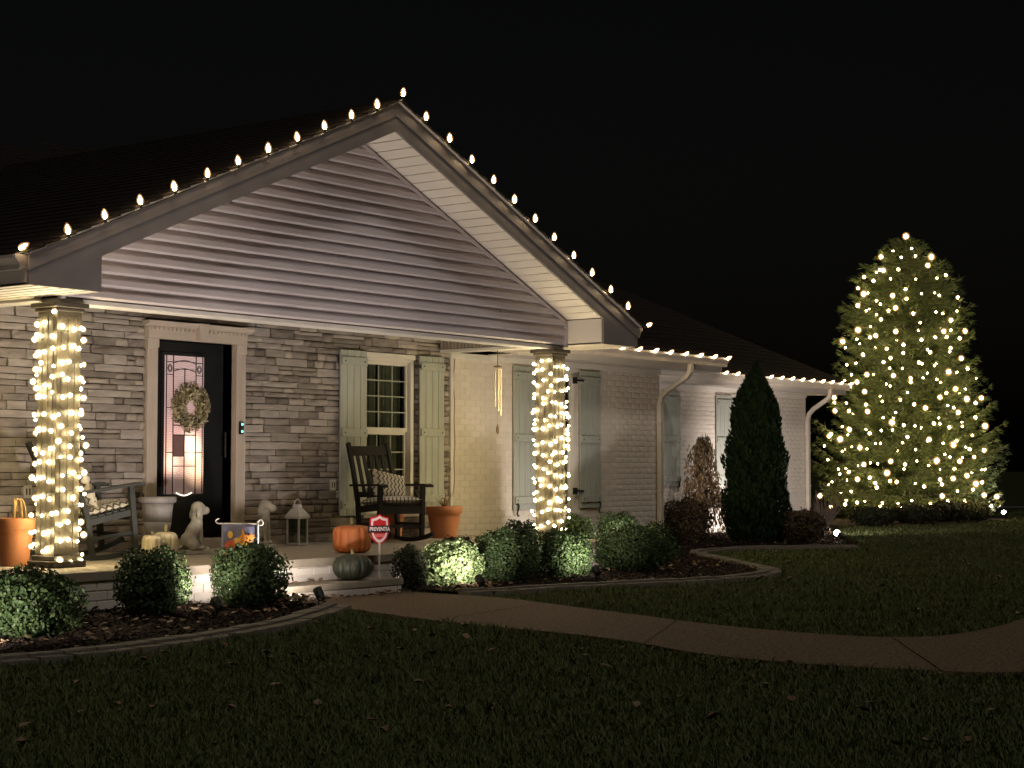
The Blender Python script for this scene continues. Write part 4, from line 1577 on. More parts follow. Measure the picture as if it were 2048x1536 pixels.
def print_patch(cx, cz, outline, mat, lift):
    mb = MB()
    def P(dx, dz):
        x_, z_ = cx + dx, cz + dz
        u, v = (x_ + 0.165) / 0.315, (0.688 - z_) / 0.44
        return (x_, fy(u, v) - lift, z_)
    mb.v.append(P(0, 0))
    for dx, dz in outline:
        mb.v.append(P(dx, dz))
    n = len(outline)
    mb.f = [(0, 1 + (i + 1) % n, 1 + i) for i in range(n)]
    mb.build('print', mat, fl)


def maple(s, rot):
    o = []
    for i in range(20):
        a = 2 * PI * i / 20
        r_ = s * (0.55 + 0.45 * abs(math.cos(2.5 * a)) ** 0.7 if i % 2 == 0 else 0.48)
        if abs(i - 15) == 0:
            r_ = s * 0.35
        o.append((r_ * math.cos(a + rot), r_ * math.sin(a + rot)))
    return o


circ = lambda s, k_=1.0: [(s * math.cos(2 * PI * i / 16), s * k_ * math.sin(2 * PI * i / 16)) for i in range(16)]
print_patch(0.045, 0.545, maple(0.11, 0.5), 'leaf_orange', 0.004)
print_patch(0.07, 0.49, maple(0.07, 1.2), 'leaf_yellow', 0.005)
print_patch(-0.075, 0.50, circ(0.062, 0.8), 'leaf_red', 0.006)
print_patch(-0.085, 0.595, circ(0.024, 1.3), 'leaf_yellow', 0.004)
print_patch(-0.02, 0.545, circ(0.028, 1.0), 'leaf_yellow', 0.007)
print_patch(0.0, 0.44, maple(0.06, 2.0), 'leaf_yellow', 0.0065)
print_patch(0.10, 0.57, maple(0.05, 0.1), 'leaf_orange', 0.0055)
print_patch(-0.11, 0.43, maple(0.05, 0.9), 'leaf_red', 0.005)

# yard sign: red shield with a black band
t = thing('yard_sign', 'red shield security sign with black name band beside the step', 'sign', (-0.56, -0.29, 0.216), R(-40))
MB().box(-0.008, 0.008, -0.004, 0.004, 0.0, 0.36).build('stake', 'plastic_white', t)


def shield(s, z0):
    o = [(0, 0.125), (0.03, 0.105), (0.075, 0.095), (0.08, 0.03), (0.076, -0.03), (0.06, -0.08), (0.03, -0.115), (0, -0.13)]
    o = o + [(-x_, z_) for x_, z_ in reversed(o[1:-1])]
    return [(x_ * s, z0 + z_ * s) for x_, z_ in o]


SZ = 0.455
MB().prism([(x_ * 1.06, z_) for x_, z_ in shield(1.12, SZ)], -0.002, 0.004).build('shield_back', 'sign_red', t)
MB().prism(shield(1.0, SZ), -0.005, -0.003).build('shield_border', 'sign_white', t)
MB().prism(shield(0.78, SZ), -0.008, -0.006).build('shield_face', 'sign_red', t)
MB().prism([(-0.05, SZ - 0.045), (0.05, SZ - 0.045), (0.04, SZ - 0.075), (-0.04, SZ - 0.075)], -0.010, -0.009).build('shield_lines', 'sign_pink', t)
MB().prism([(-0.112, SZ + 0.032), (0.112, SZ + 0.032), (0.112, SZ - 0.034), (-0.112, SZ - 0.034)], -0.014, -0.009).build('name_band', 'sign_black', t, bevel=0.002)
fc = bpy.data.curves.new('lettering', 'FONT')
fc.body = 'PREVENTIA'
fc.size = 0.044
fc.align_x = 'CENTER'
fc.align_y = 'CENTER'
fc.extrude = 0.0008
fc.offset = 0.0012
fo = bpy.data.objects.new('lettering_src', fc)
COL.objects.link(fo)
dg = bpy.context.evaluated_depsgraph_get()
fm = bpy.data.meshes.new_from_object(fo.evaluated_get(dg))
fm.name = 'lettering'
bpy.data.objects.remove(fo)
fm.materials.clear()
put('lettering', fm, 'sign_white', t, loc=(0, -0.0152, SZ - 0.001), rot=(R(90), 0, 0), scale=(0.86, 1.15, 1))

# ------------------------------------------------------------------ string lights
bulb_c9 = MB().lathe([(0.004, 0.0), (0.013, 0.004), (0.018, 0.02), (0.020, 0.035), (0.017, 0.055), (0.010, 0.075), (0.004, 0.086), (0.001, 0.088)], 10).mesh('bulb')
halo_c9 = MB().lathe([(0.010, -0.002), (0.024, 0.004), (0.034, 0.02), (0.037, 0.038), (0.033, 0.06), (0.022, 0.086), (0.009, 0.104), (0.001, 0.108)], 12).mesh('halo_cap')  # halo shell added round the bulb, wider than a real cap
halo_c9.materials.append(MATS['halo_amber'])
halo_c9.polygons.foreach_set('use_smooth', [True] * len(halo_c9.polygons))
bulb_c9.materials.append(MATS['bulb_warm'])
sock_c9 = MB().lathe([(0.006, -0.035), (0.013, -0.033), (0.013, 0.003), (0.006, 0.004)], 8).mesh('socket')
sock_c9.materials.append(MATS['wire_green'])


def globe(r_, mat, name):
    mb = MB()
    mb.lathe([(r_ * math.cos(a), r_ * math.sin(a)) for a in np.linspace(-PI / 2 + 0.12, PI / 2 - 0.12, 6)], 8)
    me = mb.mesh(name)
    me.materials.append(MATS[mat])
    me.polygons.foreach_set('use_smooth', [True] * len(me.polygons))
    return me


def c9_string(label, pts, ups, wire_pts):
    t = thing('string_lights', label, 'string lights', wire_pts[0], 0, None)
    o0 = Vector(wire_pts[0])
    MB().tube([Vector(p) - o0 for p in wire_pts], 0.004, 5).build('wire', 'wire_green', t)
    for p, u in zip(pts, ups):
        u = Vector(u).normalized()
        q = u.to_track_quat('Z', 'Y').to_euler()
        b = put('bulb', bulb_c9, None, t, loc=Vector(p) - o0, rot=q, scale=[0.86 * random.uniform(0.94, 1.06)] * 3)
        s = put('socket', sock_c9, None, b)
        put('halo_cap', halo_c9, None, b)
    return t


def sag(P, n=5, s=0.012):
    out = []
    for i in range(len(P) - 1):
        a, b = Vector(P[i]), Vector(P[i + 1])
        for k_ in range(n):
            u = k_ / n
            out.append(tuple(a.lerp(b, u) - Vector((0, 0, s * 4 * u * (1 - u)))))
    out.append(P[-1])
    return out


# gable: twelve a side and one at the apex
gp_, gu_ = [], []
for i in range(-12, 13):
    f = i / 12
    x_ = f * (W + 0.05)
    z_ = HA + 0.045 - abs(x_) * SL_T
    if i == 0:
        z_ = HA + 0.06
    if abs(i) == 12:
        x_ = f * (W + 0.13)
        z_ = HE + 0.02
    gp_.append((x_, -0.075 + (0.03 if abs(i) == 12 else 0) + random.uniform(-0.006, 0.006), z_))
    tilt = random.uniform(-0.34, 0.34)
    u = Vector((-0.28 * (1 if i < 0 else (-1 if i > 0 else 0)) * (1 if i < 0 else -0.6) + tilt * 0.6, -0.12 + tilt * 0.3, 1))
    if abs(i) == 12:
        u = Vector((0.9 * (1 if i > 0 else 0.55), -0.4, 0.45))
    gu_.append(u)
c9_string('warm bulb string along both slopes of the front gable', gp_, gu_, sag([(p[0], p[1], p[2] - 0.03) for p in gp_]))
e1 = [(6.65 + 0.4043 * i, 1.745, 2.845) for i in range(-4, 8)]
c9_string('warm bulb string along the nearer eave above the white brick', e1, [(0.15 * random.uniform(-1, 1), -1, 0.55) for _ in e1], sag([(p[0], p[1] + 0.01, p[2] - 0.01) for p in e1], s=0.006))
e2 = [(12.88 + 0.4 * i, 3.745, 2.845) for i in range(0, 13)]
c9_string('warm bulb string along the far eave next to the tree', e2, [(0.15 * random.uniform(-1, 1), -1, 0.55) for _ in e2], sag([(p[0], p[1] + 0.01, p[2] - 0.01) for p in e2], s=0.006))

g_col = [globe(r_, 'bulb_column', 'bulb') for r_ in (0.012, 0.016, 0.020)]
c_col = [globe(r_, 'halo_warm', 'halo_cap') for r_ in (0.020, 0.027, 0.034)]
for sx, lab in ((-1, 'dense warm mini lights wound round the porch column at the far left'), (1, 'dense warm mini lights wound round the porch column before the brick window')):
    cx, cy = sx * WC, DG + 0.125
    h_ = 0.125 + 0.022
    t = thing('string_lights', lab, 'string lights', (cx, cy, ZP + 0.1), 0)
    turns = 15
    wp = []
    N = turns * 44
    zt_, zb_ = 2.50, ZP + 0.06

    def perim(s):
        s = s % 4
        k_ = int(s)
        f = s - k_
        c = [(-h_, -h_), (h_, -h_), (h_, h_), (-h_, h_), (-h_, -h_)]
        return (c[k_][0] + (c[k_ + 1][0] - c[k_][0]) * f, c[k_][1] + (c[k_ + 1][1] - c[k_][1]) * f)
    for i in range(N + 1):
        u = i / N
        px_, py_ = perim(u * turns * 4)
        zz = zb_ + (zt_ - zb_) * u + 0.02 * math.sin(u * 97)
        wp.append((px_ * 0.96, py_ * 0.96, zz - ZP - 0.1))
    MB().tube(wp, 0.003, 4).build('wire', 'wire_green', t)
    nb = 180
    for i in range(nb):
        u = (i + 0.5 + random.uniform(-0.3, 0.3)) / nb
        px_, py_ = perim(u * turns * 4)
        zz = zb_ + (zt_ - zb_) * u + random.uniform(-0.045, 0.045)
        k_ = random.uniform(1.0, 1.16)
        kk = random.choice((0, 1, 1, 2))
        b = put('bulb', g_col[kk], None, t, loc=(px_ * k_, py_ * k_, zz - ZP - 0.1))
        put('halo_cap', c_col[kk], None, b)

# ------------------------------------------------------------------ landscape spotlights
def spotlight(label, loc, aim, watt, cone=120, color=(1.0, 0.88, 0.80), glare=False, soft=0.035, blend=0.75):
    t = thing('landscape_light', label, 'spotlight', loc, 0)
    d = (Vector(aim) - Vector(loc) - Vector((0, 0, 0.13))).normalized()
    q = d.to_track_quat('Z', 'Y')
    head = Matrix.Translation((0, 0, 0.13)) @ q.to_matrix().to_4x4()
    MB().tube([(0, 0, -0.06), (0, 0, 0.11)], 0.008, 6).build('stake', 'black_iron', t)
    hb = MB().lathe([(0.018, -0.085), (0.032, -0.075), (0.04, -0.02), (0.042, 0.028), (0.038, 0.029), (0.036, 0.012)], 16)
    ho = hb.build('lamp_head', 'black_iron', t)
    ho.matrix_local = head
    lo = MB().lathe([(0.036, 0.013), (0.044, 0.04), (0.040, 0.075), (0.024, 0.095), (0.002, 0.10)] if glare else [(0.034, 0.013), (0.022, 0.017), (0.002, 0.019)], 14).build('lens', 'lens_glow', t)
    lo.matrix_local = head
    ld = bpy.data.lights.new('lamp', 'SPOT')
    ld.energy = watt
    ld.color = color
    ld.spot_size = R(cone)
    ld.spot_blend = blend
    ld.shadow_soft_size = soft
    l = bpy.data.objects.new('lamp', ld)
    COL.objects.link(l)
    l.parent = t
    l.matrix_local = Matrix.Translation(d * (0.13 if glare else 0.05) + Vector((0, 0, 0.13))) @ (-d).to_track_quat('Z', 'Y').to_matrix().to_4x4()
    return t


spotlight('black garden spotlight at the edge of the walkway by the step', (-2.17, -1.04, GZ + 0.01), (-1.80, 1.05, 2.9), 185, 150, blend=1.0)
spotlight('garden spotlight in the mulch between the two clipped bushes before the flag', (-3.47, -1.20, GZ + 0.01), (-2.95, 0.3, 1.2), 50, 105)
spotlight('garden spotlight hidden behind the bush at the far left', (-6.20, -1.95, GZ + 0.01), (-4.6, -0.2, 1.1), 42, 125)
spotlight('black garden spotlight right under the brightly lit pale bush', (-0.10, -1.12, GZ + 0.01), (0.75, 0.25, 1.15), 95, 105)
spotlight('garden spotlight in the mulch between the clipped bushes by the right column', (1.78, -1.14, GZ + 0.01), (3.0, 0.5, 1.2), 45, 100)
spotlight('garden spotlight hidden behind the boxwood row, aimed at the brick wall', (4.95, 0.55, GZ + 0.01), (6.6, 2.3, 2.0), 66, 150)
spotlight('garden spotlight behind the brown shrub, aimed at the far wall', (10.45, 2.75, GZ + 0.01), (10.1, 4.3, 1.7), 46, 150)
spotlight('glaring garden spotlight at the tip of the bed beside the dark shrub', (11.62, 1.0, GZ + 0.01), (11.3, 2.4, 1.0), 50, 150, glare=True)
spotlight('glaring white spotlight at the foot of the lit spruce', (24.6, 3.35, GZ + 0.01), (24.0, 4.3, 1.4), 60, 150, glare=True)
spotlight('tiny garden spotlight glinting in the dark bed by the arborvitae', (13.15, 2.60, GZ + 0.01), (15.8, 4.3, 1.3), 250, 150)

# ------------------------------------------------------------------ shrubs and trees
def boxwood(label, x, y, r, h, n, mat='boxwood', leaf=0.034, sq=2.6, seed=0, cat='shrub', name='boxwood_bush', bumps=0.13, zlow=0.0):
    t = thing(name, label, cat, (x, y, GZ + 0.02), 0)
    d = RNG.normal(0, 1, (n, 3))
    d /= np.linalg.norm(d, axis=1, keepdims=True)
    k_ = (np.abs(d[:, 0]) ** sq + np.abs(d[:, 1]) ** sq + np.abs(d[:, 2]) ** sq) ** (-1 / sq)
    ph_ = RNG.uniform(0, 6, 6)
    bump = 1 + bumps * (np.sin(d[:, 0] * 5 + ph_[0]) * np.sin(d[:, 1] * 5 + ph_[1]) + 0.6 * np.sin(d[:, 2] * 7 + ph_[2]) * np.sin(d[:, 0] * 9 + ph_[3]))
    rad = RNG.uniform(0.0, 1.0, n)
    rad = 1 - 0.36 * rad ** 1.6 + 0.07 * np.abs(RNG.normal(0, 1, n)) * (RNG.uniform(0, 1, n) < 0.16)
    clump = 0.5 + 0.5 * np.sin(d[:, 0] * 11 + ph_[4]) * np.sin(d[:, 1] * 12 + ph_[5]) * np.sin(d[:, 2] * 10 + ph_[0])
    rad *= 0.93 + 0.11 * clump
    c = d * (k_ * bump * rad)[:, None] * np.array([r, r, h / 2]) + np.array([0, 0, h / 2 + zlow])
    c[:, 2] = np.maximum(c[:, 2], 0.015)
    V, F = leaf_cloud(c, d, leaf, 0.55, 0.75)
    put('foliage', mesh_arrays('foliage', V, F), mat, t)
    st = MB()
    for i in range(7):
        a = 2 * PI * i / 7 + seed
        st.tube([(0.03 * math.cos(a), 0.03 * math.sin(a), -0.03), (0.3 * r * math.cos(a), 0.3 * r * math.sin(a), h * 0.35), (0.6 * r * math.cos(a), 0.6 * r * math.sin(a), h * 0.72)], [0.014, 0.01, 0.004], 5)
    st.build('stems', 'twig', t)
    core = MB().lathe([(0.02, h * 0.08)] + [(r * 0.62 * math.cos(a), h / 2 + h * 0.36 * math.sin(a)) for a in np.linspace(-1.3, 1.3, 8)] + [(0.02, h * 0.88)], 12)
    core.build('filler_core', 'core_dark', t, smooth=True)  # solid dark core added to block the view through the leaves
    return t


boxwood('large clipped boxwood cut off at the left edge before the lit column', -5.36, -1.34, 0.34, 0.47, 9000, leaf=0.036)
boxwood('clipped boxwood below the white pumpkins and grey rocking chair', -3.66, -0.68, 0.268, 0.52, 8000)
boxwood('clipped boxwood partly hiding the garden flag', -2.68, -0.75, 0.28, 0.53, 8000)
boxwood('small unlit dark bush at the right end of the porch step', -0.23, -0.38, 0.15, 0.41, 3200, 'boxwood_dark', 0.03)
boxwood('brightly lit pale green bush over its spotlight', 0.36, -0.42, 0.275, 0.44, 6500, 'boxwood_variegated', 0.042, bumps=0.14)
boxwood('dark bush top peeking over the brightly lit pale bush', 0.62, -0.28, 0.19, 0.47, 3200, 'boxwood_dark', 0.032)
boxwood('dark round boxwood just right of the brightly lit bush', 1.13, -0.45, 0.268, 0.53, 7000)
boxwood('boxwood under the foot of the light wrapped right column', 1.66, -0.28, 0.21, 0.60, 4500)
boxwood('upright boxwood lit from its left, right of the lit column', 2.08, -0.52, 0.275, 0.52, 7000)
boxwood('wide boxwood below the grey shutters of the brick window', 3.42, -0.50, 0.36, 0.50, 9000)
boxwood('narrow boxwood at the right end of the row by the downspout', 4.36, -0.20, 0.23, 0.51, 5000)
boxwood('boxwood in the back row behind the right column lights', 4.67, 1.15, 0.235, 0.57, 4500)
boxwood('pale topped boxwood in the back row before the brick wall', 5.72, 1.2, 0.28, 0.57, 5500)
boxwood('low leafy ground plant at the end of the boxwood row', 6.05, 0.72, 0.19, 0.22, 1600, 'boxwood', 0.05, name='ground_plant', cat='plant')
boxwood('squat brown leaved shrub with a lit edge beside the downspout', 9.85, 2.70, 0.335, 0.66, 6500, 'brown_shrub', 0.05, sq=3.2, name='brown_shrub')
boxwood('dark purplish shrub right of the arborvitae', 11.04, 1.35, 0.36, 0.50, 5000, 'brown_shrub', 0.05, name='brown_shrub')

# arborvitae: upright feathery sprays
t = thing('arborvitae', 'tall dark pointed arborvitae in front of the wing wall', 'tree', (10.75, 1.98, GZ + 0.02))
MB().tube([(0, 0, -0.05), (0, 0, 1.6), (0.02, 0, 2.6)], [0.05, 0.03, 0.006], 7).build('trunk', 'twig', t)
n = 26000
zz = RNG.uniform(0, 1, n) ** 0.85
prof_r = np.interp(zz, [0, 0.05, 0.2, 0.45, 0.68, 0.83, 0.92, 0.95, 1.0], [0.40, 0.46, 0.475, 0.45, 0.36, 0.25, 0.13, 0.04, 0.008])
aa = RNG.uniform(0, 2 * PI, n)
lump = 1 + 0.15 * np.sin(aa * 5 + zz * 9) * np.sin(zz * 31 + aa * 3) + 0.05 * np.sin(aa * 13 + zz * 40)
rad = prof_r * lump * (1 - 0.4 * RNG.uniform(0, 1, n) ** 2)
c = np.stack([rad * np.cos(aa), rad * np.sin(aa), zz * 2.74 + 0.03], 1)
dirv = np.stack([np.cos(aa) * 0.45, np.sin(aa) * 0.45, np.ones(n)], 1) + RNG.normal(0, 0.22, (n, 3))
dirv /= np.linalg.norm(dirv, axis=1, keepdims=True)
sd = np.cross(dirv, np.stack([np.cos(aa), np.sin(aa), 0 * aa], 1) + RNG.normal(0, 0.6, (n, 3)))
sd /= np.linalg.norm(sd, axis=1, keepdims=True)
ln = RNG.uniform(0.05, 0.11, n)[:, None]
wd_ = RNG.uniform(0.012, 0.022, n)[:, None]
V = np.stack([c - dirv * ln * 0.5, c + sd * wd_, c + dirv * ln * 0.6, c - sd * wd_], 1).reshape(-1, 3)
put('crown', mesh_arrays('crown', V, np.arange(4 * n).reshape(n, 4)), 'arborvitae', t)
MB().lathe([(0.25, 0.05), (0.32, 0.4), (0.3, 1.2), (0.2, 1.9), (0.04, 2.5)], 12).build('filler_core', 'core_dark', t, smooth=True)  # dark core added inside the crown so it can't be seen through

# weeping shrub with tan autumn leaves
t = thing('weeping_shrub', 'thin tan leaved weeping shrub against the wing wall', 'shrub', (11.75, 3.5, GZ + 0.02))
tw = MB()
cl, dl = [], []
rg = random.Random(3)
tw.tube([(0, 0, -0.05), (0.02, 0, 0.5), (0.05, 0.02, 1.0), (0.03, 0, 1.55)], [0.03, 0.025, 0.016, 0.008], 6)
for i in range(75):
    a = rg.uniform(0, 2 * PI)
    z0 = rg.uniform(0.5, 1.6)
    rr_ = rg.uniform(0.12, 0.42) * (1.1 - 0.35 * (z0 - 0.5))
    pts = []
    for j in range(9):
        u = j / 8
        pts.append((rr_ * math.cos(a) * math.sin(u * 1.7), rr_ * math.sin(a) * math.sin(u * 1.7), z0 + 0.16 * math.sin(u * PI * 0.9) - 0.55 * u * u * rg.uniform(0.8, 1.1)))
        if j > 1:
            for _ in range(7):
                cl.append([pts[-1][0] + rg.gauss(0, 0.02), pts[-1][1] + rg.gauss(0, 0.02), pts[-1][2] + rg.gauss(0, 0.03)])
    tw.tube(pts, [0.006 * (1 - j / 10) for j in range(9)], 4)
tw.build('branches', 'twig', t)
cl = np.array(cl)
n = len(cl)
dirv = np.tile(np.array([[0, 0, -1.0]]), (n, 1)) + RNG.normal(0, 0.35, (n, 3))
dirv /= np.linalg.norm(dirv, axis=1, keepdims=True)
sd = np.cross(dirv, RNG.normal(0, 1, (n, 3)))
sd /= np.linalg.norm(sd, axis=1, keepdims=True)
ln = RNG.uniform(0.06, 0.11, n)[:, None]
V = np.stack([cl, cl + dirv * ln * 0.5 + sd * 0.012, cl + dirv * ln, cl + dirv * ln * 0.5 - sd * 0.012], 1).reshape(-1, 3)
put('foliage', mesh_arrays('foliage', V, np.arange(4 * n).reshape(n, 4)), 'tan_leaf', t)

# bare twiggy shrub at the house corner
t = thing('bare_shrub', 'leafless twiggy shrub between the house corner and the spruce', 'shrub', (17.9, 4.45, GZ + 0.02))
tw = MB()
for i in range(110):
    a = rg.uniform(0, 2 * PI)
    l_ = rg.uniform(0.35, 0.75)
    o_ = rg.uniform(0.15, 0.75)
    p = Vector((0.08 * math.cos(a), 0.08 * math.sin(a), 0))
    pts = [tuple(p)]
    for j in range(5):
        p = p + Vector((math.cos(a) * o_ + rg.gauss(0, 0.12), math.sin(a) * o_ + rg.gauss(0, 0.12), 1.0)).normalized() * l_ / 5
        pts.append(tuple(p))
    tw.tube(pts, [0.008, 0.007, 0.006, 0.005, 0.004, 0.003], 4)
M('twig_pale', (0.20, 0.15, 0.12), (0.13, 0.095, 0.075), 0.9, scale=20)
tw.build('branches', 'twig_pale', t)

# low hedge plants at the foot of the spruce
for i, (x, y, r_, h_, lab) in enumerate(((19.5, 4.15, 0.42, 0.34, 'low dark ground shrub at the house end of the spruce bed'), (20.8, 3.85, 0.5, 0.38, 'low dark ground shrub second along the spruce bed'),
                                         (22.2, 3.72, 0.52, 0.42, 'low dark ground shrub in the middle of the spruce bed'), (23.5, 3.80, 0.5, 0.42, 'low dark ground shrub next to the glaring spotlight'),
                                         (26.1, 4.6, 0.42, 0.42, 'low dark ground shrub at the outer end of the spruce bed'))):
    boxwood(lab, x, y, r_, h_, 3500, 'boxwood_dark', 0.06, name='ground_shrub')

# spruce
SX, SY, SH = 23.85, 5.35, 6.42
t = thing('spruce_tree', 'large spruce covered in warm lights beyond the house', 'tree', (SX, SY, GZ))
MB().tube([(0, 0, -0.1), (0.02, 0, 2.5), (0, 0.02, 5.0), (0, 0, SH)], [0.16, 0.11, 0.05, 0.01], 9).build('trunk', 'twig', t)


def spr_r(z_):
    u = z_ / SH
    return np.interp(u, [0.0, 0.07, 0.245, 0.49, 0.7, 0.84, 0.944, 1.0], [1.88, 2.04, 1.92, 1.64, 1.35, 1.08, 0.54, 0.05])


tip, brn = [], MB()
z_ = 0.22
rg = random.Random(9)
lev = 0
while z_ < SH - 0.08:
    rmax = float(spr_r(z_))
    nb = max(5, int(7 + rmax * 8))
    off = rg.uniform(0, 6)
    for i in range(nb):
        a = off + 2 * PI * i / nb + rg.uniform(-0.16, 0.16)
        l_ = rmax * rg.uniform(0.80, 1.08) * (1 + 0.07 * math.sin(2 * a + z_ * 2.1))
        zb = z_ + rg.uniform(-0.05, 0.05)
        rise = rg.uniform(0.08, 0.30) * l_
        pts = []
        m = max(4, int(l_ / 0.13))
        for j in range(m + 1):
            u = j / m
            pts.append((math.cos(a) * l_ * u, math.sin(a) * l_ * u, zb - 0.16 * l_ * math.sin(u * PI * 0.75) + rise * u * u))
        brn.tube(pts[::max(1, m // 4)], 0.008, 3, cap=False)
        for j in range(max(1, int(m * 0.28)), m + 1):
            u = j / m
            p = pts[j]
            tip.append((*p, math.cos(a), math.sin(a), rise * 2 * u / l_ - 0.1, 1.0))
            wside = 0.32 * l_ * (1 - u) + 0.07
            for s_ in (-1, 1):
                for q in np.arange(0.09, wside + 0.05, 0.13):
                    tip.append((p[0] - math.sin(a) * q * s_ + math.cos(a) * q * 0.5, p[1] + math.cos(a) * q * s_ + math.sin(a) * q * 0.5, p[2] + rg.uniform(-0.03, 0.03) - 0.04 * q,
                                math.cos(a) * 0.7 - math.sin(a) * s_ * 0.7, math.sin(a) * 0.7 + math.cos(a) * s_ * 0.7, rg.uniform(-0.1, 0.35), 0.85))
    z_ += 0.165 + 0.05 * (1 - z_ / SH)
    lev += 1
brn.build('branches', 'twig', t)
tip = np.array(tip)
nt_ = len(tip)
K = 7
base = np.repeat(tip[:, :3], K, axis=0)
dr_ = np.repeat(tip[:, 3:6], K, axis=0) + RNG.normal(0, 0.42, (nt_ * K, 3))
dr_ /= np.linalg.norm(dr_, axis=1, keepdims=True)
base = base + RNG.normal(0, 0.025, base.shape)
ln = (np.repeat(tip[:, 6], K) * RNG.uniform(0.09, 0.17, nt_ * K))[:, None]
sd = np.cross(dr_, RNG.normal(0, 1, dr_.shape))
sd /= np.linalg.norm(sd, axis=1, keepdims=True)
V = np.stack([base - sd * 0.009, base + sd * 0.009, base + dr_ * ln], 1).reshape(-1, 3)
put('crown', mesh_arrays('crown', V, np.arange(3 * nt_ * K).reshape(-1, 3)), 'spruce', t)

t2 = thing('string_lights', 'warm lights wound in a spiral round the big spruce', 'string lights', (SX, SY, GZ))
g_tree = [globe(r_, 'bulb_tree', 'bulb') for r_ in (0.020, 0.029, 0.038, 0.046)]
c_tree = [globe(r_, 'halo_amber', 'halo_cap') for r_ in (0.038, 0.056, 0.075, 0.092)]
rg = random.Random(21)
cang = math.atan2(CAM.y - SY, CAM.x - SX)
NTB = 240
wp = []
placed = []
for i in range(NTB):
    best = None
    for _ in range(9):      # spread the bulbs: keep the try farthest from those already hung
        zz_ = 0.30 + (SH - 0.36) * (1 - (1 - rg.random()) ** 0.60)
        a = cang + math.asin(rg.uniform(-0.97, 0.97))
        rr_ = float(spr_r(zz_)) * rg.choice((0.74, 0.88, 0.95, 0.99, 1.0))
        p = (rr_ * math.cos(a), rr_ * math.sin(a), zz_)
        dmin = min([(p[0] - q[0]) ** 2 + (p[1] - q[1]) ** 2 + (p[2] - q[2]) ** 2 for q in placed] or [9])
        if best is None or dmin > best[0]:
            best = (dmin, p, rr_)
    dmin, p, rr_ = best
    placed.append(p)
    big = rr_ > 0.9 * float(spr_r(p[2])) and rg.random() < 0.6
    kk = rg.choice((1, 2, 2, 3) if big else (0, 0, 1))
    b = put('bulb', g_tree[kk], None, t2, loc=p)
    put('halo_cap', c_tree[kk], None, b)
b = put('bulb', g_tree[3], None, t2, loc=(0.02, -0.03, SH + 0.03))
put('halo_cap', c_tree[3], None, b)
for i in range(900):
    u = i / 899
    zz_ = 0.35 + (SH - 0.35) * u
    a = u * 2 * PI * 16
    rr_ = float(spr_r(zz_)) * 0.85
    wp.append((rr_ * math.cos(a), rr_ * math.sin(a), zz_))
MB().tube(wp, 0.004, 3).build('wire', 'wire_green', t2)

# ------------------------------------------------------------------ ground cover: grass, mulch chips, fallen leaves
def frustum_pts(n, d0, d1, power, spread=0.33):
    u = RNG.uniform(0, 1, n)
    dd = d0 * (d1 / d0) ** (u ** power)
    lat = RNG.uniform(-spread, spread, n) * dd
    P = np.stack([CAM.x + FW.x * dd + RT.x * lat, CAM.y + FW.y * dd + RT.y * lat], 1)
    return P, dd


polys = (PATH_POLY, BED_L_POLY, BED_R_POLY, TREE_BED)
house_fp = [(-9.5, -0.1), (3.78, -0.1), (3.78, 2.3), (8.5, 2.3), (8.5, 4.3), (17, 4.3), (17, 14), (-9.5, 14)]


def near_edge(P):
    """drop points that stand on paths, beds, pavers or the house"""
    bad = inside(P, house_fp)
    for q in polys:
        bad |= inside(P, q)
    for line in (bed_l, bed_r):
        A = np.array(resample(line, 140))
        for k_ in range(0, len(P), 20000):
            D2 = ((P[k_:k_ + 20000, None, :] - A[None]) ** 2).sum(2).min(1)
            bad[k_:k_ + 20000] |= D2 < 0.19 ** 2
    return ~bad


P, dd = frustum_pts(380000, 6.6, 46, 1.0)
keep = near_edge(P)
P, dd = P[keep], dd[keep]
n = len(P)
cl_ = np.sin(P[:, 0] * 3.1 + 1.7 * np.sin(P[:, 1] * 1.3)) * np.sin(P[:, 1] * 2.7 + 1.1 * np.sin(P[:, 0] * 1.9)) + 0.5 * np.sin(P[:, 0] * 9.3 + P[:, 1] * 4.1) * np.sin(P[:, 1] * 8.1)
kp_ = RNG.uniform(0, 1, n) < 0.78 + 0.25 * cl_
P, dd, cl_ = P[kp_], dd[kp_], cl_[kp_]
n = len(P)
hh = RNG.uniform(0.020, 0.048, n) * (1 + 0.35 * cl_) + 0.03 * (RNG.uniform(0, 1, n) < 0.02)
ww = 0.0022 + 0.00028 * dd
aa = RNG.uniform(0, 2 * PI, n)
lean = RNG.uniform(0.1, 0.9, n) * hh
la = RNG.uniform(0, 2 * PI, n)
bx_, by_ = np.cos(aa) * ww, np.sin(aa) * ww
mx_, my_ = P[:, 0] + np.cos(la) * lean * 0.3, P[:, 1] + np.sin(la) * lean * 0.3
tx_, ty_ = P[:, 0] + np.cos(la) * lean, P[:, 1] + np.sin(la) * lean
z0 = np.full(n, GZ - 0.002)
V = np.stack([np.stack([P[:, 0] - bx_, P[:, 1] - by_, z0], 1), np.stack([P[:, 0] + bx_, P[:, 1] + by_, z0], 1),
              np.stack([mx_ + bx_ * 0.8, my_ + by_ * 0.8, GZ + hh * 0.6], 1), np.stack([tx_, ty_, GZ + hh], 1),
              np.stack([mx_ - bx_ * 0.8, my_ - by_ * 0.8, GZ + hh * 0.6], 1)], 1).reshape(-1, 3)
i0 = np.arange(n) * 5
F = np.concatenate([np.stack([i0, i0 + 1, i0 + 2], 1), np.stack([i0, i0 + 2, i0 + 4], 1), np.stack([i0 + 4, i0 + 2, i0 + 3], 1)])
gr = put('grass', mesh_arrays('grass', V, F), 'grass')
tag(gr, 'short green lawn grass in the foreground', 'grass', kind='stuff')


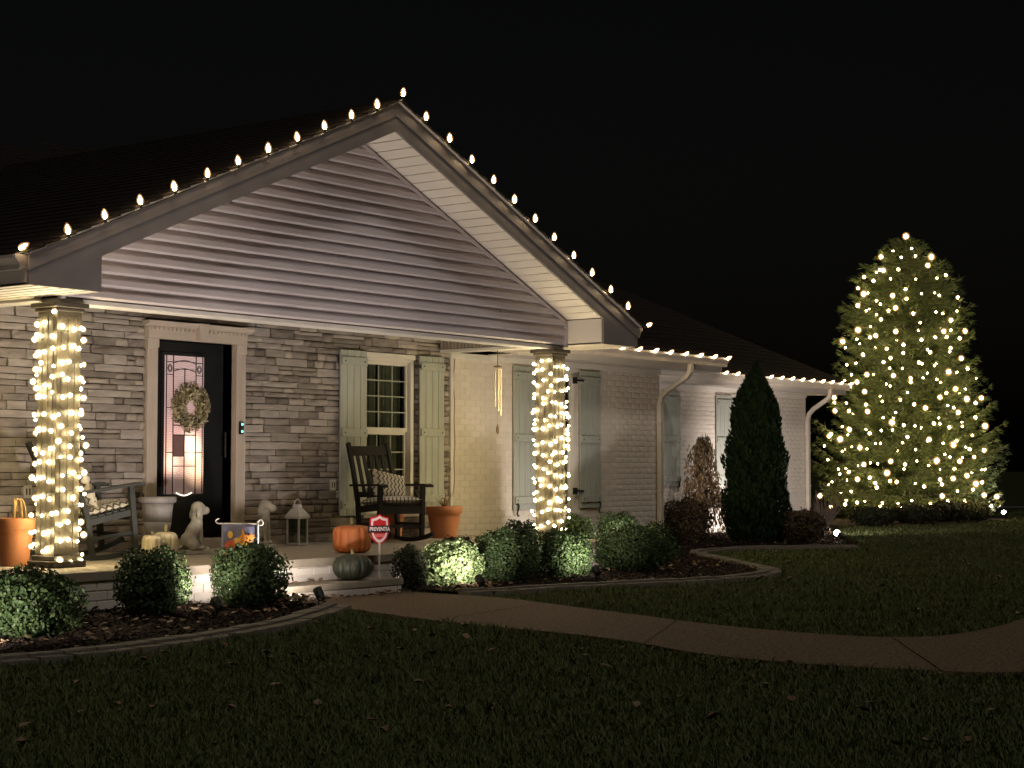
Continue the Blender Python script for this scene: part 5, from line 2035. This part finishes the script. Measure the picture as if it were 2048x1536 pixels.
def bed_points(poly, n):
    A = np.array(poly)
    out = np.zeros((0, 2))
    while len(out) < n:
        Q = RNG.uniform(A.min(0), A.max(0), (n, 2))
        out = np.concatenate([out, Q[inside(Q, poly)]])
    return out[:n]


for poly, n, nm, lab in ((BED_L_POLY, 9000, 'mulch_chips', 'bark chips strewn over the mulch bed left of the walkway'), (BED_R_POLY, 12000, 'mulch_chips', 'bark chips strewn over the mulch bed by the brick wall')):
    Q = bed_points(poly, n)
    c = np.concatenate([Q, np.full((n, 1), GZ + 0.042) + RNG.uniform(-0.012, 0.016, (n, 1))], 1)
    V, F = leaf_cloud(c, np.tile(np.array([[0, 0, 1.0]]), (n, 1)), 0.055, 0.33, 0.45)
    tag(put(nm, mesh_arrays(nm, V, F), 'bark_chip'), lab, 'mulch', kind='stuff')


def fallen(name, lab, c, size):
    """curled leaves of six points each"""
    n = len(c)
    a = RNG.uniform(0, 2 * PI, n)
    s = size * RNG.uniform(0.6, 1.3, n)
    curl = RNG.uniform(0.1, 0.5, n) * s
    shape = np.array([(-0.5, 0, 0.3), (-0.15, 0.33, 0.9), (0.25, 0.24, 0.6), (0.55, 0.0, 0.5), (0.25, -0.24, 0.8), (-0.15, -0.33, 0.5), (0.0, 0.0, 0.0)])
    ca, sa = np.cos(a)[:, None], np.sin(a)[:, None]
    sx_ = shape[None, :, 0] * s[:, None]
    sy_ = shape[None, :, 1] * s[:, None]
    tilt = RNG.uniform(-0.35, 0.35, n)[:, None]
    X = c[:, 0:1] + sx_ * ca - sy_ * sa
    Y = c[:, 1:2] + sx_ * sa + sy_ * ca
    Zz = c[:, 2:3] + shape[None, :, 2] * curl[:, None] + np.abs(tilt) * s[:, None] * 0.5 + sx_ * tilt
    V = np.stack([X, Y, Zz], 2).reshape(-1, 3)
    b = np.arange(n) * 7
    F = np.concatenate([np.stack([b + 6, b + k_, b + (k_ + 1) % 6], 1) for k_ in range(6)])
    return tag(put(name, mesh_arrays(name, V, F), 'dead_leaf'), lab, 'leaves', kind='stuff')


Q = np.concatenate([bed_points(BED_L_POLY, 330), bed_points(BED_R_POLY, 420)])
zc = np.full((len(Q), 1), GZ + 0.052)
pile = np.stack([RNG.normal(-2.38, 0.18, 190), RNG.normal(-0.88, 0.14, 190)], 1)
pile = pile[(pile[:, 1] < -0.5) | (pile[:, 0] < -2.2)]
pile2 = np.stack([RNG.normal(0.1, 0.22, 90), RNG.normal(-0.92, 0.08, 90)], 1)
lw, _ = frustum_pts(380, 7, 32, 0.8)
lw = lw[near_edge(lw)]
pw = np.stack([RNG.uniform(-2.0, -0.5, 36), -0.5 - np.abs(RNG.normal(0, 0.12, 36))], 1)
stl = np.stack([RNG.uniform(-2.0, -0.5, 14), RNG.uniform(-0.42, -0.15, 14)], 1)
C3 = np.concatenate([np.concatenate([Q, zc], 1), np.concatenate([pile, GZ + 0.045 + 0.05 * RNG.uniform(0, 1, (len(pile), 1))], 1), np.concatenate([pile2, np.full((len(pile2), 1), GZ + 0.05)], 1),
                     np.concatenate([lw, np.full((len(lw), 1), GZ + 0.03)], 1), np.concatenate([pw, np.full((len(pw), 1), GZ + 0.026)], 1), np.concatenate([stl, np.full((len(stl), 1), 0.218)], 1)])
fallen('fallen_leaves', 'brown fallen leaves scattered over beds, lawn and step', C3, 0.062)
